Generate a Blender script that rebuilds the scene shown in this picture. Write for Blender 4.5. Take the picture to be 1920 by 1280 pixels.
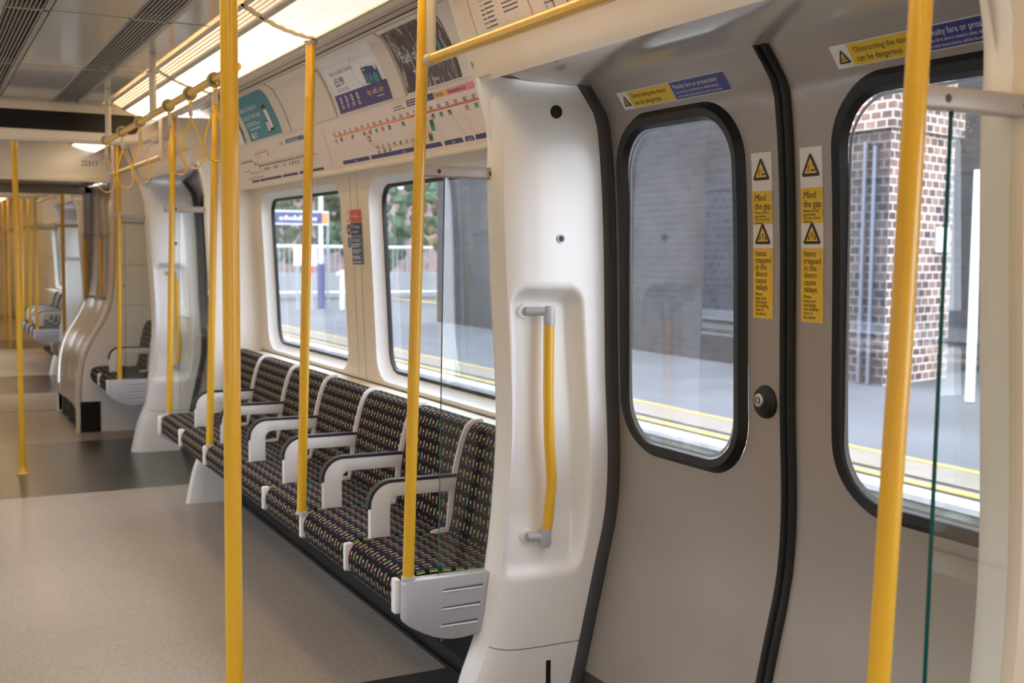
import bpy, bmesh, math, random
from mathutils import Vector, Matrix
random.seed(7)
C = bpy.context.scene.collection
for o in list(bpy.data.objects): bpy.data.objects.remove(o)

# ---------------------------------------------------------------- camera
cd = bpy.data.cameras.new('camera'); cam = bpy.data.objects.new('camera', cd); C.objects.link(cam)
cd.sensor_width = 36; cd.lens = 2150/1920*36
YAW, PITCH, ROLL = .4804, .0771, .0101
def _R():
    ca, sa, cb, sb, cc, sc = math.cos(YAW), math.sin(YAW), math.cos(PITCH), math.sin(PITCH), math.cos(ROLL), math.sin(ROLL)
    B = Matrix(((1,0,0),(0,0,-1),(0,1,0)))
    return Matrix(((cc,-sc,0),(sc,cc,0),(0,0,1))) @ Matrix(((1,0,0),(0,cb,-sb),(0,sb,cb))) @ B @ Matrix(((ca,-sa,0),(sa,ca,0),(0,0,1)))
R = _R()
cam.matrix_world = Matrix(((R[0][0], -R[1][0], -R[2][0], 0), (R[0][1], -R[1][1], -R[2][1], 0), (R[0][2], -R[1][2], -R[2][2], 1.4), (0,0,0,1)))
cd.clip_start = .02; cd.clip_end = 300
cd.dof.use_dof = True; cd.dof.focus_distance = 2.9; cd.dof.aperture_fstop = 5.0
bpy.context.scene.camera = cam

# ---------------------------------------------------------------- world, exposure, sun
sc = bpy.context.scene
w = bpy.data.worlds.new('World'); sc.world = w; w.use_nodes = True
wn = w.node_tree.nodes; wl = w.node_tree.links
bg = wn['Background']; bg.inputs[1].default_value = 6.4
tc = wn.new('ShaderNodeTexCoord'); sp = wn.new('ShaderNodeSeparateXYZ'); cr = wn.new('ShaderNodeValToRGB')
wl.new(tc.outputs['Generated'], sp.inputs[0]); wl.new(sp.outputs[2], cr.inputs[0]); wl.new(cr.outputs[0], bg.inputs[0])
cr.color_ramp.elements[0].color = (.88,.92,1,1); cr.color_ramp.elements[1].color = (.74,.84,1,1)
sc.view_settings.view_transform = 'Standard'; sc.view_settings.look = 'None'
sc.view_settings.exposure = 0.0; sc.view_settings.gamma = 1; sc.view_settings.use_curve_mapping = False
sd = bpy.data.lights.new('sun','SUN'); sun = bpy.data.objects.new('sun', sd); C.objects.link(sun)
sd.energy = 2.0; sd.angle = math.radians(30); sd.color = (1,.98,.95)
sun.rotation_euler = (math.radians(48), 0, math.radians(-118))
LAMP = 5.2

# ---------------------------------------------------------------- materials
def mat(name, col, rough=.5, metal=0, emit=0, coat=0, bump=None, spec=.5, trans=0, var=None):
    m = bpy.data.materials.new(name); m.use_nodes = True; n = m.node_tree.nodes; l = m.node_tree.links
    p = n['Principled BSDF']; p.inputs['Base Color'].default_value = (*col,1); p.inputs['Roughness'].default_value = rough
    p.inputs['Metallic'].default_value = metal; p.inputs['Specular IOR Level'].default_value = spec
    p.inputs['Coat Weight'].default_value = coat; p.inputs['Coat Roughness'].default_value = .08
    if emit: p.inputs['Emission Color'].default_value = (*col,1); p.inputs['Emission Strength'].default_value = emit
    tx = n.new('ShaderNodeTexCoord')
    if var:   # var = (scale, amount): gentle wear in the colour
        no = n.new('ShaderNodeTexNoise'); no.inputs['Scale'].default_value = var[0]; no.inputs['Detail'].default_value = 6
        l.new(tx.outputs['Object'], no.inputs['Vector'])
        r = n.new('ShaderNodeValToRGB'); a = 1-var[1]
        r.color_ramp.elements[0].position=.3; r.color_ramp.elements[1].position=.7
        r.color_ramp.elements[0].color = (col[0]*a,col[1]*a,col[2]*a,1); r.color_ramp.elements[1].color = (*[min(1,c*(1+var[1]*.5)) for c in col],1)
        l.new(no.outputs[0], r.inputs[0]); l.new(r.outputs[0], p.inputs['Base Color'])
    if bump:
        no = n.new('ShaderNodeTexNoise'); no.inputs['Scale'].default_value = bump[0]; no.inputs['Detail'].default_value = 4
        l.new(tx.outputs['Object'], no.inputs['Vector'])
        b = n.new('ShaderNodeBump'); b.inputs['Strength'].default_value = bump[1]; b.inputs['Distance'].default_value = .002
        l.new(no.outputs[0], b.inputs['Height']); l.new(b.outputs[0], p.inputs['Normal'])
    return m
M = {}
M['cream'] = mat('moulding_lamplit', (.76,.67,.53), .42, coat=.15, var=(3,.04))  # warmer copy of the white moulding; lamp warmth put into the colour
M['white'] = mat('moulding_daylit', (.87,.85,.81), .30, coat=.25, var=(2,.03))  # paler copy of the cream moulding; daylight put into the colour
M['pale'] = mat('pale_reveal', (.82,.83,.83), .38)
M['door'] = mat('silver_door_paint', (.36,.32,.28), .34, metal=.25, coat=.2, var=(2.5,.07))
M['ceil'] = mat('grey_gloss_ceiling', (.40,.38,.34), .2, coat=.5)
M['header'] = mat('header_gloss', (.56,.52,.47), .16, coat=.5)
M['rubber'] = mat('black_rubber', (.009,.008,.007), .4, bump=(60,.1), spec=.35)
M['sealgrey'] = mat('grey_rubber', (.045,.042,.042), .5)
M['yellow'] = mat('yellow_enamel', (.76,.43,.018), .28, coat=.5)
M['grey'] = mat('grey_enamel', (.47,.47,.49), .38, coat=.2, bump=(90,.05))
M['taupe'] = mat('taupe_metal', (.42,.38,.34), .38, metal=.2)
M['olive'] = mat('olive_collar', (.33,.29,.19), .45)
M['chrome'] = mat('dull_chrome', (.6,.58,.55), .3, metal=.9)
M['arm'] = mat('arm_white', (.84,.83,.82), .38, var=(12,.05))
M['armpad'] = mat('arm_black_pad', (.03,.03,.035), .55, bump=(150,.2))
M['plinth'] = mat('black_plinth', (.014,.013,.013), .6, var=(4,.3), spec=.2)
M['dark'] = mat('dark_void', (.008,.008,.008), .5)
M['black'] = mat('print_black', (.02,.018,.02), .5)
M['screen'] = mat('black_screen', (.006,.005,.006), .3, spec=.25)
M['slat'] = mat('vent_slat', (.40,.37,.31), .4, metal=.3)
M['frame'] = mat('lamp_frame', (.50,.45,.37), .45)
M['glassedge'] = mat('teal_glass_edge', (.0,.085,.075), .2)
M['pwhite'] = mat('print_white', (.80,.77,.73), .5)
M['pyellow'] = mat('print_yellow', (.80,.52,.02), .45)
M['pblue'] = mat('print_blue', (.035,.04,.22), .4)
M['pnavy'] = mat('print_navy', (.04,.04,.13), .45)
M['pred'] = mat('print_red', (.62,.10,.05), .45)
M['porange'] = mat('print_orange', (.80,.27,.09), .45)
M['ppink'] = mat('print_pink', (.78,.27,.34), .45)
M['pamber'] = mat('print_amber', (.80,.45,.12), .45)
M['pteal'] = mat('print_teal', (.05,.26,.31), .45)
M['pgreen'] = mat('print_green', (.03,.30,.22), .45)
M['pdgreen'] = mat('print_dark_green', (.03,.12,.05), .45)
M['pgrey'] = mat('print_grey', (.40,.38,.37), .5)
M['ppurple'] = mat('print_purple', (.055,.035,.16), .4)
M['pmidblue'] = mat('print_mid_blue', (.06,.13,.27), .45)
M['ptan'] = mat('print_tan', (.45,.26,.12), .5)
M['paper'] = mat('poster_paper', (.76,.66,.57), .4)
M['silver'] = mat('gangway_silver', (.50,.42,.31), .28, metal=.55, coat=.2)
M['glow_white'] = mat('white_lamp', (.75,.85,1), .4, emit=6)
M['glow_red'] = mat('red_lamp', (1,.06,.05), .4, emit=4)

def lampmat(name, sy, sx, fade):
    m = bpy.data.materials.new(name); m.use_nodes = True; n = m.node_tree.nodes; l = m.node_tree.links
    p = n['Principled BSDF']; p.inputs['Roughness'].default_value=.5
    tx = n.new('ShaderNodeTexCoord'); s = n.new('ShaderNodeSeparateXYZ'); l.new(tx.outputs['UV'], s.inputs[0])
    def mth(op,a,b=None,c=None):
        q = n.new('ShaderNodeMath'); q.operation=op
        for i,v in enumerate((a,b,c)):
            if v is None: continue
            if isinstance(v,(int,float)): q.inputs[i].default_value=v
            else: l.new(v,q.inputs[i])
        return q.outputs[0]
    a = mth('SINE', mth('MULTIPLY', mth('MULTIPLY_ADD', s.outputs[0], -.5, s.outputs[1]), 6.283*sy))
    a = mth('MULTIPLY_ADD', a, .5, .5)
    if sx:
        b = mth('MULTIPLY_ADD', mth('SINE', mth('MULTIPLY', s.outputs[0], 6.283*sx)), .5, .5)
        a = mth('MULTIPLY', a, b)
    st = mth('MULTIPLY_ADD', mth('POWER', a, 2.2), 1.9, .09)
    # tubes behind the diffuser glow brightest along its middle
    st = mth('MULTIPLY', st, LAMP*fade)
    r = n.new('ShaderNodeValToRGB'); l.new(a, r.inputs[0])
    r.color_ramp.elements[0].color=(1,.58,.25,1); r.color_ramp.elements[1].color=(1,.72,.40,1)
    l.new(r.outputs[0], p.inputs['Emission Color']); l.new(st, p.inputs['Emission Strength'])
    p.inputs['Base Color'].default_value=(.8,.7,.5,1)
    return m
M['lampwide'] = lampmat('lamp_diffuser_ribbed', 57, 0, 1.0)
M['lampthin'] = lampmat('lamp_diffuser_dotted', 57, 80, .62)

def glassmat(name, tint, dust, dscale=900, refl=1.0, streak=0):
    m = bpy.data.materials.new(name); m.use_nodes = True; n = m.node_tree.nodes; l = m.node_tree.links
    n.remove(n['Principled BSDF']); out = n['Material Output']
    t = n.new('ShaderNodeBsdfTransparent'); t.inputs[0].default_value=(*tint,1)
    g = n.new('ShaderNodeBsdfGlossy'); g.inputs['Roughness'].default_value=.015
    f = n.new('ShaderNodeLayerWeight'); f.inputs[0].default_value=.5
    f5 = n.new('ShaderNodeMath'); f5.operation='POWER'; f5.inputs[1].default_value=4.5; l.new(f.outputs['Facing'],f5.inputs[0])
    k = n.new('ShaderNodeMath'); k.operation='MULTIPLY_ADD'; k.inputs[1].default_value=.9; k.inputs[2].default_value=.075*refl; l.new(f5.outputs[0],k.inputs[0]); k.use_clamp=True
    mx = n.new('ShaderNodeMixShader'); l.new(k.outputs[0],mx.inputs[0]); l.new(t.outputs[0],mx.inputs[1]); l.new(g.outputs[0],mx.inputs[2])
    last = mx
    if dust:
        d = n.new('ShaderNodeBsdfDiffuse'); d.inputs[0].default_value=(.72,.76,.85,1)
        d2 = n.new('ShaderNodeBsdfTranslucent'); d2.inputs[0].default_value=(.72,.76,.85,1)
        ds = n.new('ShaderNodeMixShader'); ds.inputs[0].default_value=.6; l.new(d.outputs[0],ds.inputs[1]); l.new(d2.outputs[0],ds.inputs[2])
        tx = n.new('ShaderNodeTexCoord')
        v = n.new('ShaderNodeTexVoronoi'); v.inputs['Scale'].default_value=dscale*.13; l.new(tx.outputs['Object'],v.inputs['Vector'])
        c1 = n.new('ShaderNodeMath'); c1.operation='LESS_THAN'; c1.inputs[1].default_value=.16; l.new(v.outputs['Distance'],c1.inputs[0])
        sc_=n.new('ShaderNodeSeparateColor'); l.new(v.outputs['Color'],sc_.inputs[0]); c2=n.new('ShaderNodeMath'); c2.operation='GREATER_THAN'; c2.inputs[1].default_value=.80; l.new(sc_.outputs[0],c2.inputs[0]); c3=n.new('ShaderNodeMath'); c3.operation='MULTIPLY'; l.new(c1.outputs[0],c3.inputs[0]); l.new(c2.outputs[0],c3.inputs[1]); c1=c3
        no = n.new('ShaderNodeTexNoise'); no.inputs['Scale'].default_value=4.5; no.inputs['Detail'].default_value=8; no.inputs['Roughness'].default_value=.7
        mp = n.new('ShaderNodeMapping'); mp.inputs['Scale'].default_value=(1,1,.45) ; l.new(tx.outputs['Object'],mp.inputs[0]); l.new(mp.outputs[0],no.inputs['Vector'])
        r = n.new('ShaderNodeMapRange'); r.inputs[1].default_value=.42; r.inputs[2].default_value=.75; r.inputs[3].default_value=0; r.inputs[4].default_value=.75; l.new(no.outputs[0],r.inputs[0])
        a1 = n.new('ShaderNodeMath'); a1.operation='MULTIPLY'; l.new(c1.outputs[0],a1.inputs[0]); l.new(r.outputs[0],a1.inputs[1])
        a2 = n.new('ShaderNodeMath'); a2.operation='MULTIPLY_ADD'; a2.inputs[1].default_value=dust*.35; a2.inputs[2].default_value=dust; l.new(r.outputs[0],a2.inputs[0])
        a3 = n.new('ShaderNodeMath'); a3.operation='MULTIPLY_ADD'; a3.inputs[1].default_value=.42; l.new(a1.outputs[0],a3.inputs[0]); l.new(a2.outputs[0],a3.inputs[2]); a3.use_clamp=True
        m2 = n.new('ShaderNodeMixShader'); l.new(a3.outputs[0],m2.inputs[0]); l.new(mx.outputs[0],m2.inputs[1]); l.new(ds.outputs[0],m2.inputs[2]); last=m2
    l.new(last.outputs[0], out.inputs[0])
    return m
M['doorglass'] = glassmat('dusty_door_glass', (.86,.88,.92), .011, 640, 2.1)
M['windowglass'] = glassmat('dusty_window_glass', (.84,.87,.92), .016, 900, 1.6)
M['screenglass'] = glassmat('clear_screen_glass', (.955,.98,.97), 0, refl=.8)

def fabric():
    m = bpy.data.materials.new('moquette'); m.use_nodes = True; n = m.node_tree.nodes; l = m.node_tree.links
    p = n['Principled BSDF']; p.inputs['Roughness'].default_value=.92; p.inputs['Sheen Weight'].default_value=.04; p.inputs['Specular IOR Level'].default_value=.12
    p.inputs['Sheen Tint'].default_value=(.5,.5,.9,1)
    tx = n.new('ShaderNodeTexCoord'); s = n.new('ShaderNodeSeparateXYZ'); l.new(tx.outputs['UV'], s.inputs[0])
    def mth(op,a,b=None,c=None):
        q = n.new('ShaderNodeMath'); q.operation=op
        for i,v in enumerate((a,b,c)):
            if v is None: continue
            if isinstance(v,(int,float)): q.inputs[i].default_value=v
            else: l.new(v,q.inputs[i])
        return q.outputs[0]
    CU, CV = .03006, .0405
    u = mth('DIVIDE', s.outputs[0], CU); v = mth('DIVIDE', s.outputs[1], CV)
    iu = mth('FLOOR', u); fu = mth('FRACT', u); fu = mth('ABSOLUTE', fu)
    par = mth('MODULO', mth('ABSOLUTE', iu), 2)          # 0: bars, 1: blocks
    v2 = mth('ADD', v, mth('MULTIPLY', par, .12)); fv = mth('FRACT', v2); iv = mth('FLOOR', v2)
    def rng(x,a,b): return mth('MULTIPLY', mth('GREATER_THAN', x, a), mth('LESS_THAN', x, b))
    b1 = mth('MULTIPLY', rng(fu,.29,.44), rng(fv,.2,.82))
    b2 = mth('MULTIPLY', rng(fu,.54,.69), rng(fv,.2,.82))
    k1 = mth('MULTIPLY', rng(fu,.30,.70), rng(fv,.54,.80))
    k2 = mth('MULTIPLY', rng(fu,.30,.70), rng(fv,.20,.46))
    isb = mth('SUBTRACT', 1, par)
    masks = [(mth('MULTIPLY',b1,isb),(.50,.44,.055)), (mth('MULTIPLY',b2,isb),(.03,.30,.16)), (mth('MULTIPLY',k1,par),(.50,.25,.27)), (mth('MULTIPLY',k2,par),(.21,.035,.10))]
    col = None
    base = n.new('ShaderNodeRGB'); base.outputs[0].default_value=(.008,.007,.010,1); col = base.outputs[0]
    for mk,c in masks:
        mx = n.new('ShaderNodeMix'); mx.data_type='RGBA'; l.new(mk, mx.inputs[0]); l.new(col, mx.inputs[6]); mx.inputs[7].default_value=(*c,1); col = mx.outputs[2]
    l.new(col, p.inputs['Base Color'])
    no = n.new('ShaderNodeTexNoise'); no.inputs['Scale'].default_value=900; l.new(tx.outputs['Object'],no.inputs['Vector'])
    b = n.new('ShaderNodeBump'); b.inputs['Strength'].default_value=.35; b.inputs['Distance'].default_value=.001; l.new(no.outputs[0],b.inputs['Height']); l.new(b.outputs[0],p.inputs['Normal'])
    return m
M['fabric'] = fabric()

def floormat(name, base, chips, rough, dens=.33):
    m = bpy.data.materials.new(name); m.use_nodes = True; n = m.node_tree.nodes; l = m.node_tree.links
    p = n['Principled BSDF']; p.inputs['Roughness'].default_value=rough; p.inputs['Coat Weight'].default_value=.25; p.inputs['Coat Roughness'].default_value=.2
    tx = n.new('ShaderNodeTexCoord'); col = n.new('ShaderNodeRGB'); col.outputs[0].default_value=(*base,1); cur = col.outputs[0]
    no = n.new('ShaderNodeTexNoise'); no.inputs['Scale'].default_value=1.6; no.inputs['Detail'].default_value=7; l.new(tx.outputs['Object'],no.inputs['Vector'])
    mm = n.new('ShaderNodeMix'); mm.data_type='RGBA'; mm.inputs[6].default_value=(*[c*.88 for c in base],1); mm.inputs[7].default_value=(*[min(1,c*1.06) for c in base],1); l.new(no.outputs[0],mm.inputs[0]); cur=mm.outputs[2]
    for i,(c,sc_,th) in enumerate(chips):
        mp = n.new('ShaderNodeMapping'); mp.inputs['Location'].default_value=(i*3.1,i*1.7,0); mp.inputs['Rotation'].default_value=(0,0,i*.9); mp.inputs['Scale'].default_value=(1,2.1,1); l.new(tx.outputs['Object'],mp.inputs[0])
        v = n.new('ShaderNodeTexVoronoi'); v.inputs['Scale'].default_value=sc_; l.new(mp.outputs[0],v.inputs['Vector'])
        q = n.new('ShaderNodeMath'); q.operation='LESS_THAN'; q.inputs[1].default_value=th; l.new(v.outputs['Distance'],q.inputs[0])
        sx = n.new('ShaderNodeSeparateColor'); l.new(v.outputs['Color'],sx.inputs[0])
        h = n.new('ShaderNodeMath'); h.operation='LESS_THAN'; h.inputs[1].default_value=dens; l.new(sx.outputs[0],h.inputs[0])
        a = n.new('ShaderNodeMath'); a.operation='MULTIPLY'; l.new(q.outputs[0],a.inputs[0]); l.new(h.outputs[0],a.inputs[1])
        mx = n.new('ShaderNodeMix'); mx.data_type='RGBA'; l.new(a.outputs[0],mx.inputs[0]); l.new(cur,mx.inputs[6]); mx.inputs[7].default_value=(*c,1); cur=mx.outputs[2]
    l.new(cur,p.inputs['Base Color'])
    return m
M['floorlight'] = floormat('speckled_light_floor', (.40,.345,.28), [((.03,.025,.02),150,.30),((.12,.07,.04),190,.28),((.62,.58,.53),170,.28)], .5)
M['floordark'] = floormat('speckled_dark_floor', (.062,.056,.050), [((.22,.18,.14),150,.2),((.02,.02,.02),120,.25)], .32)

def brick(name, c1, c2, mortar, scale=1.0, axis='YZ', rough=.85):
    m = bpy.data.materials.new(name); m.use_nodes = True; n = m.node_tree.nodes; l = m.node_tree.links
    p = n['Principled BSDF']; p.inputs['Roughness'].default_value=rough
    tx = n.new('ShaderNodeTexCoord'); b = n.new('ShaderNodeTexBrick'); l.new(tx.outputs['UV'], b.inputs['Vector'])
    b.inputs['Scale'].default_value=1; b.inputs['Brick Width'].default_value=.175*scale; b.inputs['Row Height'].default_value=.105*scale
    b.inputs['Mortar Size'].default_value=.013*scale; b.inputs['Mortar Smooth'].default_value=.2; b.inputs['Bias'].default_value=0
    b.inputs['Color1'].default_value=(*c1,1); b.inputs['Color2'].default_value=(*c2,1); b.inputs['Mortar'].default_value=(*mortar,1)
    no = n.new('ShaderNodeTexNoise'); no.inputs['Scale'].default_value=1.7; no.inputs['Detail'].default_value=9; no.inputs['Roughness'].default_value=.7; l.new(tx.outputs['UV'],no.inputs['Vector'])
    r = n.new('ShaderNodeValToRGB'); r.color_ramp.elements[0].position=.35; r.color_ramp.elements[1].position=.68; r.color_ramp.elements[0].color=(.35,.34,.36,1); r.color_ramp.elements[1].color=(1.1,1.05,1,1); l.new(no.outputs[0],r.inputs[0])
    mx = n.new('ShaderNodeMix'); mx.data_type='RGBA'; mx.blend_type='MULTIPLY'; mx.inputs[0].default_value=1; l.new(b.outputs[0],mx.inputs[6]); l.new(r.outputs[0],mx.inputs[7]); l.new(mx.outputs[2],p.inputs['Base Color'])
    bp = n.new('ShaderNodeBump'); bp.inputs['Strength'].default_value=.5; bp.inputs['Distance'].default_value=.01; bp.invert=True; l.new(b.outputs['Fac'],bp.inputs['Height']); l.new(bp.outputs[0],p.inputs['Normal'])
    return m
M['brickpier'] = brick('station_brick', (.10,.055,.05), (.40,.26,.19), (.80,.74,.66), .9)
M['brickleft'] = brick('dark_left_brick', (.03,.026,.03), (.11,.085,.075), (.20,.185,.18), .9)  # darker copy of the pier brick, used on its left face
M['brickdark'] = brick('sooty_stone', (.014,.014,.019), (.036,.034,.040), (.042,.042,.050), .9)
M['brickred'] = brick('red_building', (.30,.20,.20), (.34,.24,.23), (.36,.28,.27), 1.5)
M['asphalt'] = mat('asphalt', (.105,.108,.115), .8, var=(.8,.25), bump=(40,.4))
M['tactile'] = mat('tactile_paving', (.215,.18,.14), .8, var=(5,.15), bump=(25,.6))
M['linewhite'] = mat('line_white', (.46,.47,.48), .7, var=(7,.15))
M['lineyellow'] = mat('line_yellow', (.42,.30,.085), .7, var=(6,.15))
M['concrete'] = mat('mossy_concrete', (.20,.22,.20), .9, var=(6,.6))
M['ballast'] = mat('ballast', (.10,.085,.075), .95, var=(15,.5), bump=(18,1))
M['bluepost'] = mat('blue_paint', (.035,.06,.20), .5)
M['orangeext'] = mat('orange_panel', (.85,.33,.10), .5)
M['postwhite'] = mat('white_post_paint', (.80,.82,.85), .5)
M['pipe'] = mat('grey_blue_conduit', (.15,.17,.21), .5, metal=.2)
M['steel'] = mat('galvanised_steel', (.38,.42,.42), .5, metal=.3)
M['leaf'] = mat('foliage', (.055,.12,.05), .8, var=(3,.5))
M['leaf2'] = mat('foliage_autumn', (.16,.13,.05), .8, var=(3,.5))
M['bark'] = mat('bark', (.08,.06,.045), .9)
M['redext'] = mat('red_notice', (.75,.06,.07), .5)
M['farwall'] = mat('dark_far_wall', (.035,.04,.05), .8, var=(1.2,.3))
M['bounceplatform'] = mat('pale_bounce_platform', (.50,.50,.49), .8, var=(1,.15))
M['pavement'] = mat('pale_pavement', (.42,.43,.43), .8, var=(1,.2))

# ---------------------------------------------------------------- mesh helpers
class MB:
    def __init__(s): s.v=[]; s.f=[]; s.m=[]; s.uv=[]
    def add(s, vs, fs, m=0, uvs=None):
        b=len(s.v); s.v += [tuple(v) for v in vs]
        for i,f in enumerate(fs):
            s.f.append([b+k for k in f]); s.m.append(m)
            s.uv.append([uvs[k] for k in f] if uvs else None)
        return s
    def box(s, a, b, m=0, r=0):
        x0,y0,z0=a; x1,y1,z1=b
        if r<=0:
            return s.add([(x0,y0,z0),(x1,y0,z0),(x1,y1,z0),(x0,y1,z0),(x0,y0,z1),(x1,y0,z1),(x1,y1,z1),(x0,y1,z1)],
                  [(0,3,2,1),(4,5,6,7),(0,1,5,4),(1,2,6,5),(2,3,7,6),(3,0,4,7)], m)
        bm=bmesh.new(); bmesh.ops.create_cube(bm,size=1)
        for v in bm.verts: v.co=Vector(((x0+x1)/2+v.co.x*(x1-x0),(y0+y1)/2+v.co.y*(y1-y0),(z0+z1)/2+v.co.z*(z1-z0)))
        bmesh.ops.bevel(bm,geom=list(bm.edges),offset=r,segments=3,affect='EDGES',profile=.5)
        s.frombm(bm,m); return s
    def frombm(s,bm,m=0):
        bm.verts.index_update(); s.add([v.co[:] for v in bm.verts],[[v.index for v in f.verts] for f in bm.faces],m); bm.free()
    def tube(s, pts, r, seg=14, m=0, cap=True):
        pts=[Vector(p) for p in pts]; n=len(pts); rr=r if isinstance(r,(list,tuple)) else [r]*n
        t0=(pts[1]-pts[0]).normalized(); up=Vector((0,0,1)) if abs(t0.z)<.9 else Vector((0,1,0))
        a=t0.cross(up).normalized(); vs=[]
        for i,p in enumerate(pts):
            if i==0: t=t0
            elif i==n-1: t=(pts[i]-pts[i-1]).normalized()
            else: t=((pts[i+1]-pts[i]).normalized()+(pts[i]-pts[i-1]).normalized()).normalized()
            a=(a-t*a.dot(t)).normalized(); b=t.cross(a)
            for k in range(seg):
                th=2*math.pi*k/seg; vs.append(p+(a*math.cos(th)+b*math.sin(th))*rr[i])
        fs=[(i*seg+k,i*seg+(k+1)%seg,(i+1)*seg+(k+1)%seg,(i+1)*seg+k) for i in range(n-1) for k in range(seg)]
        if cap: fs+= [tuple(range(seg))[::-1], tuple((n-1)*seg+k for k in range(seg))]
        return s.add(vs,fs,m)
    def ring(s, pts, r, seg=8, m=0):
        pts=[Vector(p) for p in pts]; n=len(pts); vs=[]; nr=Vector((0,0,0))
        c=sum(pts,Vector())/n
        for i in range(n): nr+=(pts[i]-c).cross(pts[(i+1)%n]-c)
        nr.normalize()
        for i,p in enumerate(pts):
            t=(pts[(i+1)%n]-pts[i-1]).normalized(); a=t.cross(nr).normalized()
            for k in range(seg):
                th=2*math.pi*k/seg; vs.append(p+(a*math.cos(th)+nr*math.sin(th))*r)
        fs=[(i*seg+k,((i+1)%n)*seg+k,((i+1)%n)*seg+(k+1)%seg,i*seg+(k+1)%seg) for i in range(n) for k in range(seg)]
        return s.add(vs,fs,m)
    def grid(s, fn, nu, nv, m=0, uv=None, flip=False):
        vs=[fn(i/nu,j/nv) for i in range(nu+1) for j in range(nv+1)]
        uvs=[uv(i/nu,j/nv) for i in range(nu+1) for j in range(nv+1)] if uv else None
        fs=[]
        for i in range(nu):
            for j in range(nv):
                a=i*(nv+1)+j; q=(a,a+1,a+nv+2,a+nv+1)
                fs.append(q[::-1] if flip else q)
        return s.add(vs,fs,m,uvs)
    def prism(s, poly, y0, y1, m=0, ax='y'):   # poly of (x,z), extruded along y
        n=len(poly); vs=[(x,y0,z) for x,z in poly]+[(x,y1,z) for x,z in poly]
        ar=sum(poly[i][0]*poly[(i+1)%n][1]-poly[(i+1)%n][0]*poly[i][1] for i in range(n))
        fs=[tuple(range(n)),tuple(range(n,2*n))[::-1]]+[(i,i+n,(i+1)%n+n,(i+1)%n) for i in range(n)]
        if ar<0: fs=[f[::-1] for f in fs]
        return s.add(vs,fs,m)
MIR=[False]; CX=.56
def obj(name, mb, mats, parent=None, smooth=True, ang=35, loc=None, kind=None):
    me=bpy.data.meshes.new(name)
    off=Vector(parent['_base']) if parent is not None and '_base' in parent else Vector((0,0,0))
    if parent is not None and '_base' not in parent and parent.parent is not None: off=Vector(parent.parent['_base']) if '_base' in parent.parent else Vector((0,0,0))
    vs=[Vector(v) for v in mb.v]; fs=mb.f
    if MIR[0]:
        vs=[Vector((2*CX-v.x,v.y,v.z)) for v in vs]; fs=[f[::-1] for f in fs]
    if loc: off=Vector(loc)
    me.from_pydata([v-off for v in vs],[],fs)
    if not isinstance(mats,(list,tuple)): mats=[mats]
    for m in mats: me.materials.append(M[m] if isinstance(m,str) else m)
    for p,mi in zip(me.polygons,mb.m): p.material_index=mi; p.use_smooth=smooth
    if any(u is not None for u in mb.uv):
        ul=me.uv_layers.new(name='UVMap')
        for p,u in zip(me.polygons,mb.uv):
            if u is None: continue
            uu=u[::-1] if MIR[0] else u
            for li,c in zip(p.loop_indices,uu): ul.data[li].uv=c
    me.validate(); me.update()
    if smooth: me.set_sharp_from_angle(angle=math.radians(ang))
    o=bpy.data.objects.new(name,me); C.objects.link(o)
    if parent is not None: o.parent=parent
    if loc: o.location=loc
    if kind: o['kind']=kind
    return o
def thing(name, loc, label, cat, group=None):
    o=bpy.data.objects.new(name,None); o.empty_display_size=.05; C.objects.link(o)
    loc=Vector(loc)
    if MIR[0]: loc.x=2*CX-loc.x
    o.location=loc; o['_base']=list(loc)
    o['label']=label; o['category']=cat
    if group: o['group']=group
    return o
def tag(o,label,cat,group=None):
    o['label']=label; o['category']=cat
    if group: o['group']=group
    return o
def copytree(r, d, label=None, group=None):
    c=r.copy(); C.objects.link(c); c.location=Vector(r.location)+Vector(d)
    if '_base' in c: c['_base']=list(c.location)
    if label: c['label']=label
    if group: c['group']=group
    for ch in r.children:
        k=ch.copy(); C.objects.link(k); k.parent=c
        for g in ch.children:
            h=g.copy(); C.objects.link(h); h.parent=k
    return c
def lerp(a,b,t): return a+(b-a)*t
def prof(tab):     # table of (z,X) -> smooth function (monotone z)
    zs=[t[0] for t in tab]; xs=[t[1] for t in tab]; n=len(tab)
    ms=[]
    for i in range(n):
        if i==0: ms.append((xs[1]-xs[0])/(zs[1]-zs[0]))
        elif i==n-1: ms.append((xs[-1]-xs[-2])/(zs[-1]-zs[-2]))
        else: ms.append((xs[i+1]-xs[i-1])/(zs[i+1]-zs[i-1]))
    def f(z):
        if z<=zs[0]: return xs[0]+ms[0]*(z-zs[0])
        if z>=zs[-1]: return xs[-1]+ms[-1]*(z-zs[-1])
        for i in range(n-1):
            if z<=zs[i+1]: break
        h=zs[i+1]-zs[i]; t=(z-zs[i])/h
        return (2*t**3-3*t*t+1)*xs[i]+(t**3-2*t*t+t)*h*ms[i]+(-2*t**3+3*t*t)*xs[i+1]+(t**3-t*t)*h*ms[i+1]
    return f
DX=prof([(0,1.655),(.214,1.705),(.505,1.770),(.645,1.800),(.803,1.808),(1.054,1.795),(1.515,1.778),(1.771,1.752),(1.814,1.727),(1.863,1.690)])   # door skin
IX=prof([(0,1.300),(.184,1.339),(.324,1.390),(.495,1.417),(.70,1.440),(.94,1.450),(1.361,1.426),(1.596,1.415),(1.713,1.415),(1.799,1.397),(1.911,1.356),(1.994,1.323),(2.076,1.294),(2.11,1.283)])
WX=prof([(.80,1.726),(.84,1.724),(1.3,1.70),(1.753,1.673)])
BX=prof([(1.745,1.600),(1.845,1.572),(1.945,1.540),(2.01,1.516),(2.08,1.480),(2.127,1.445),(2.146,1.406)])
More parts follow.
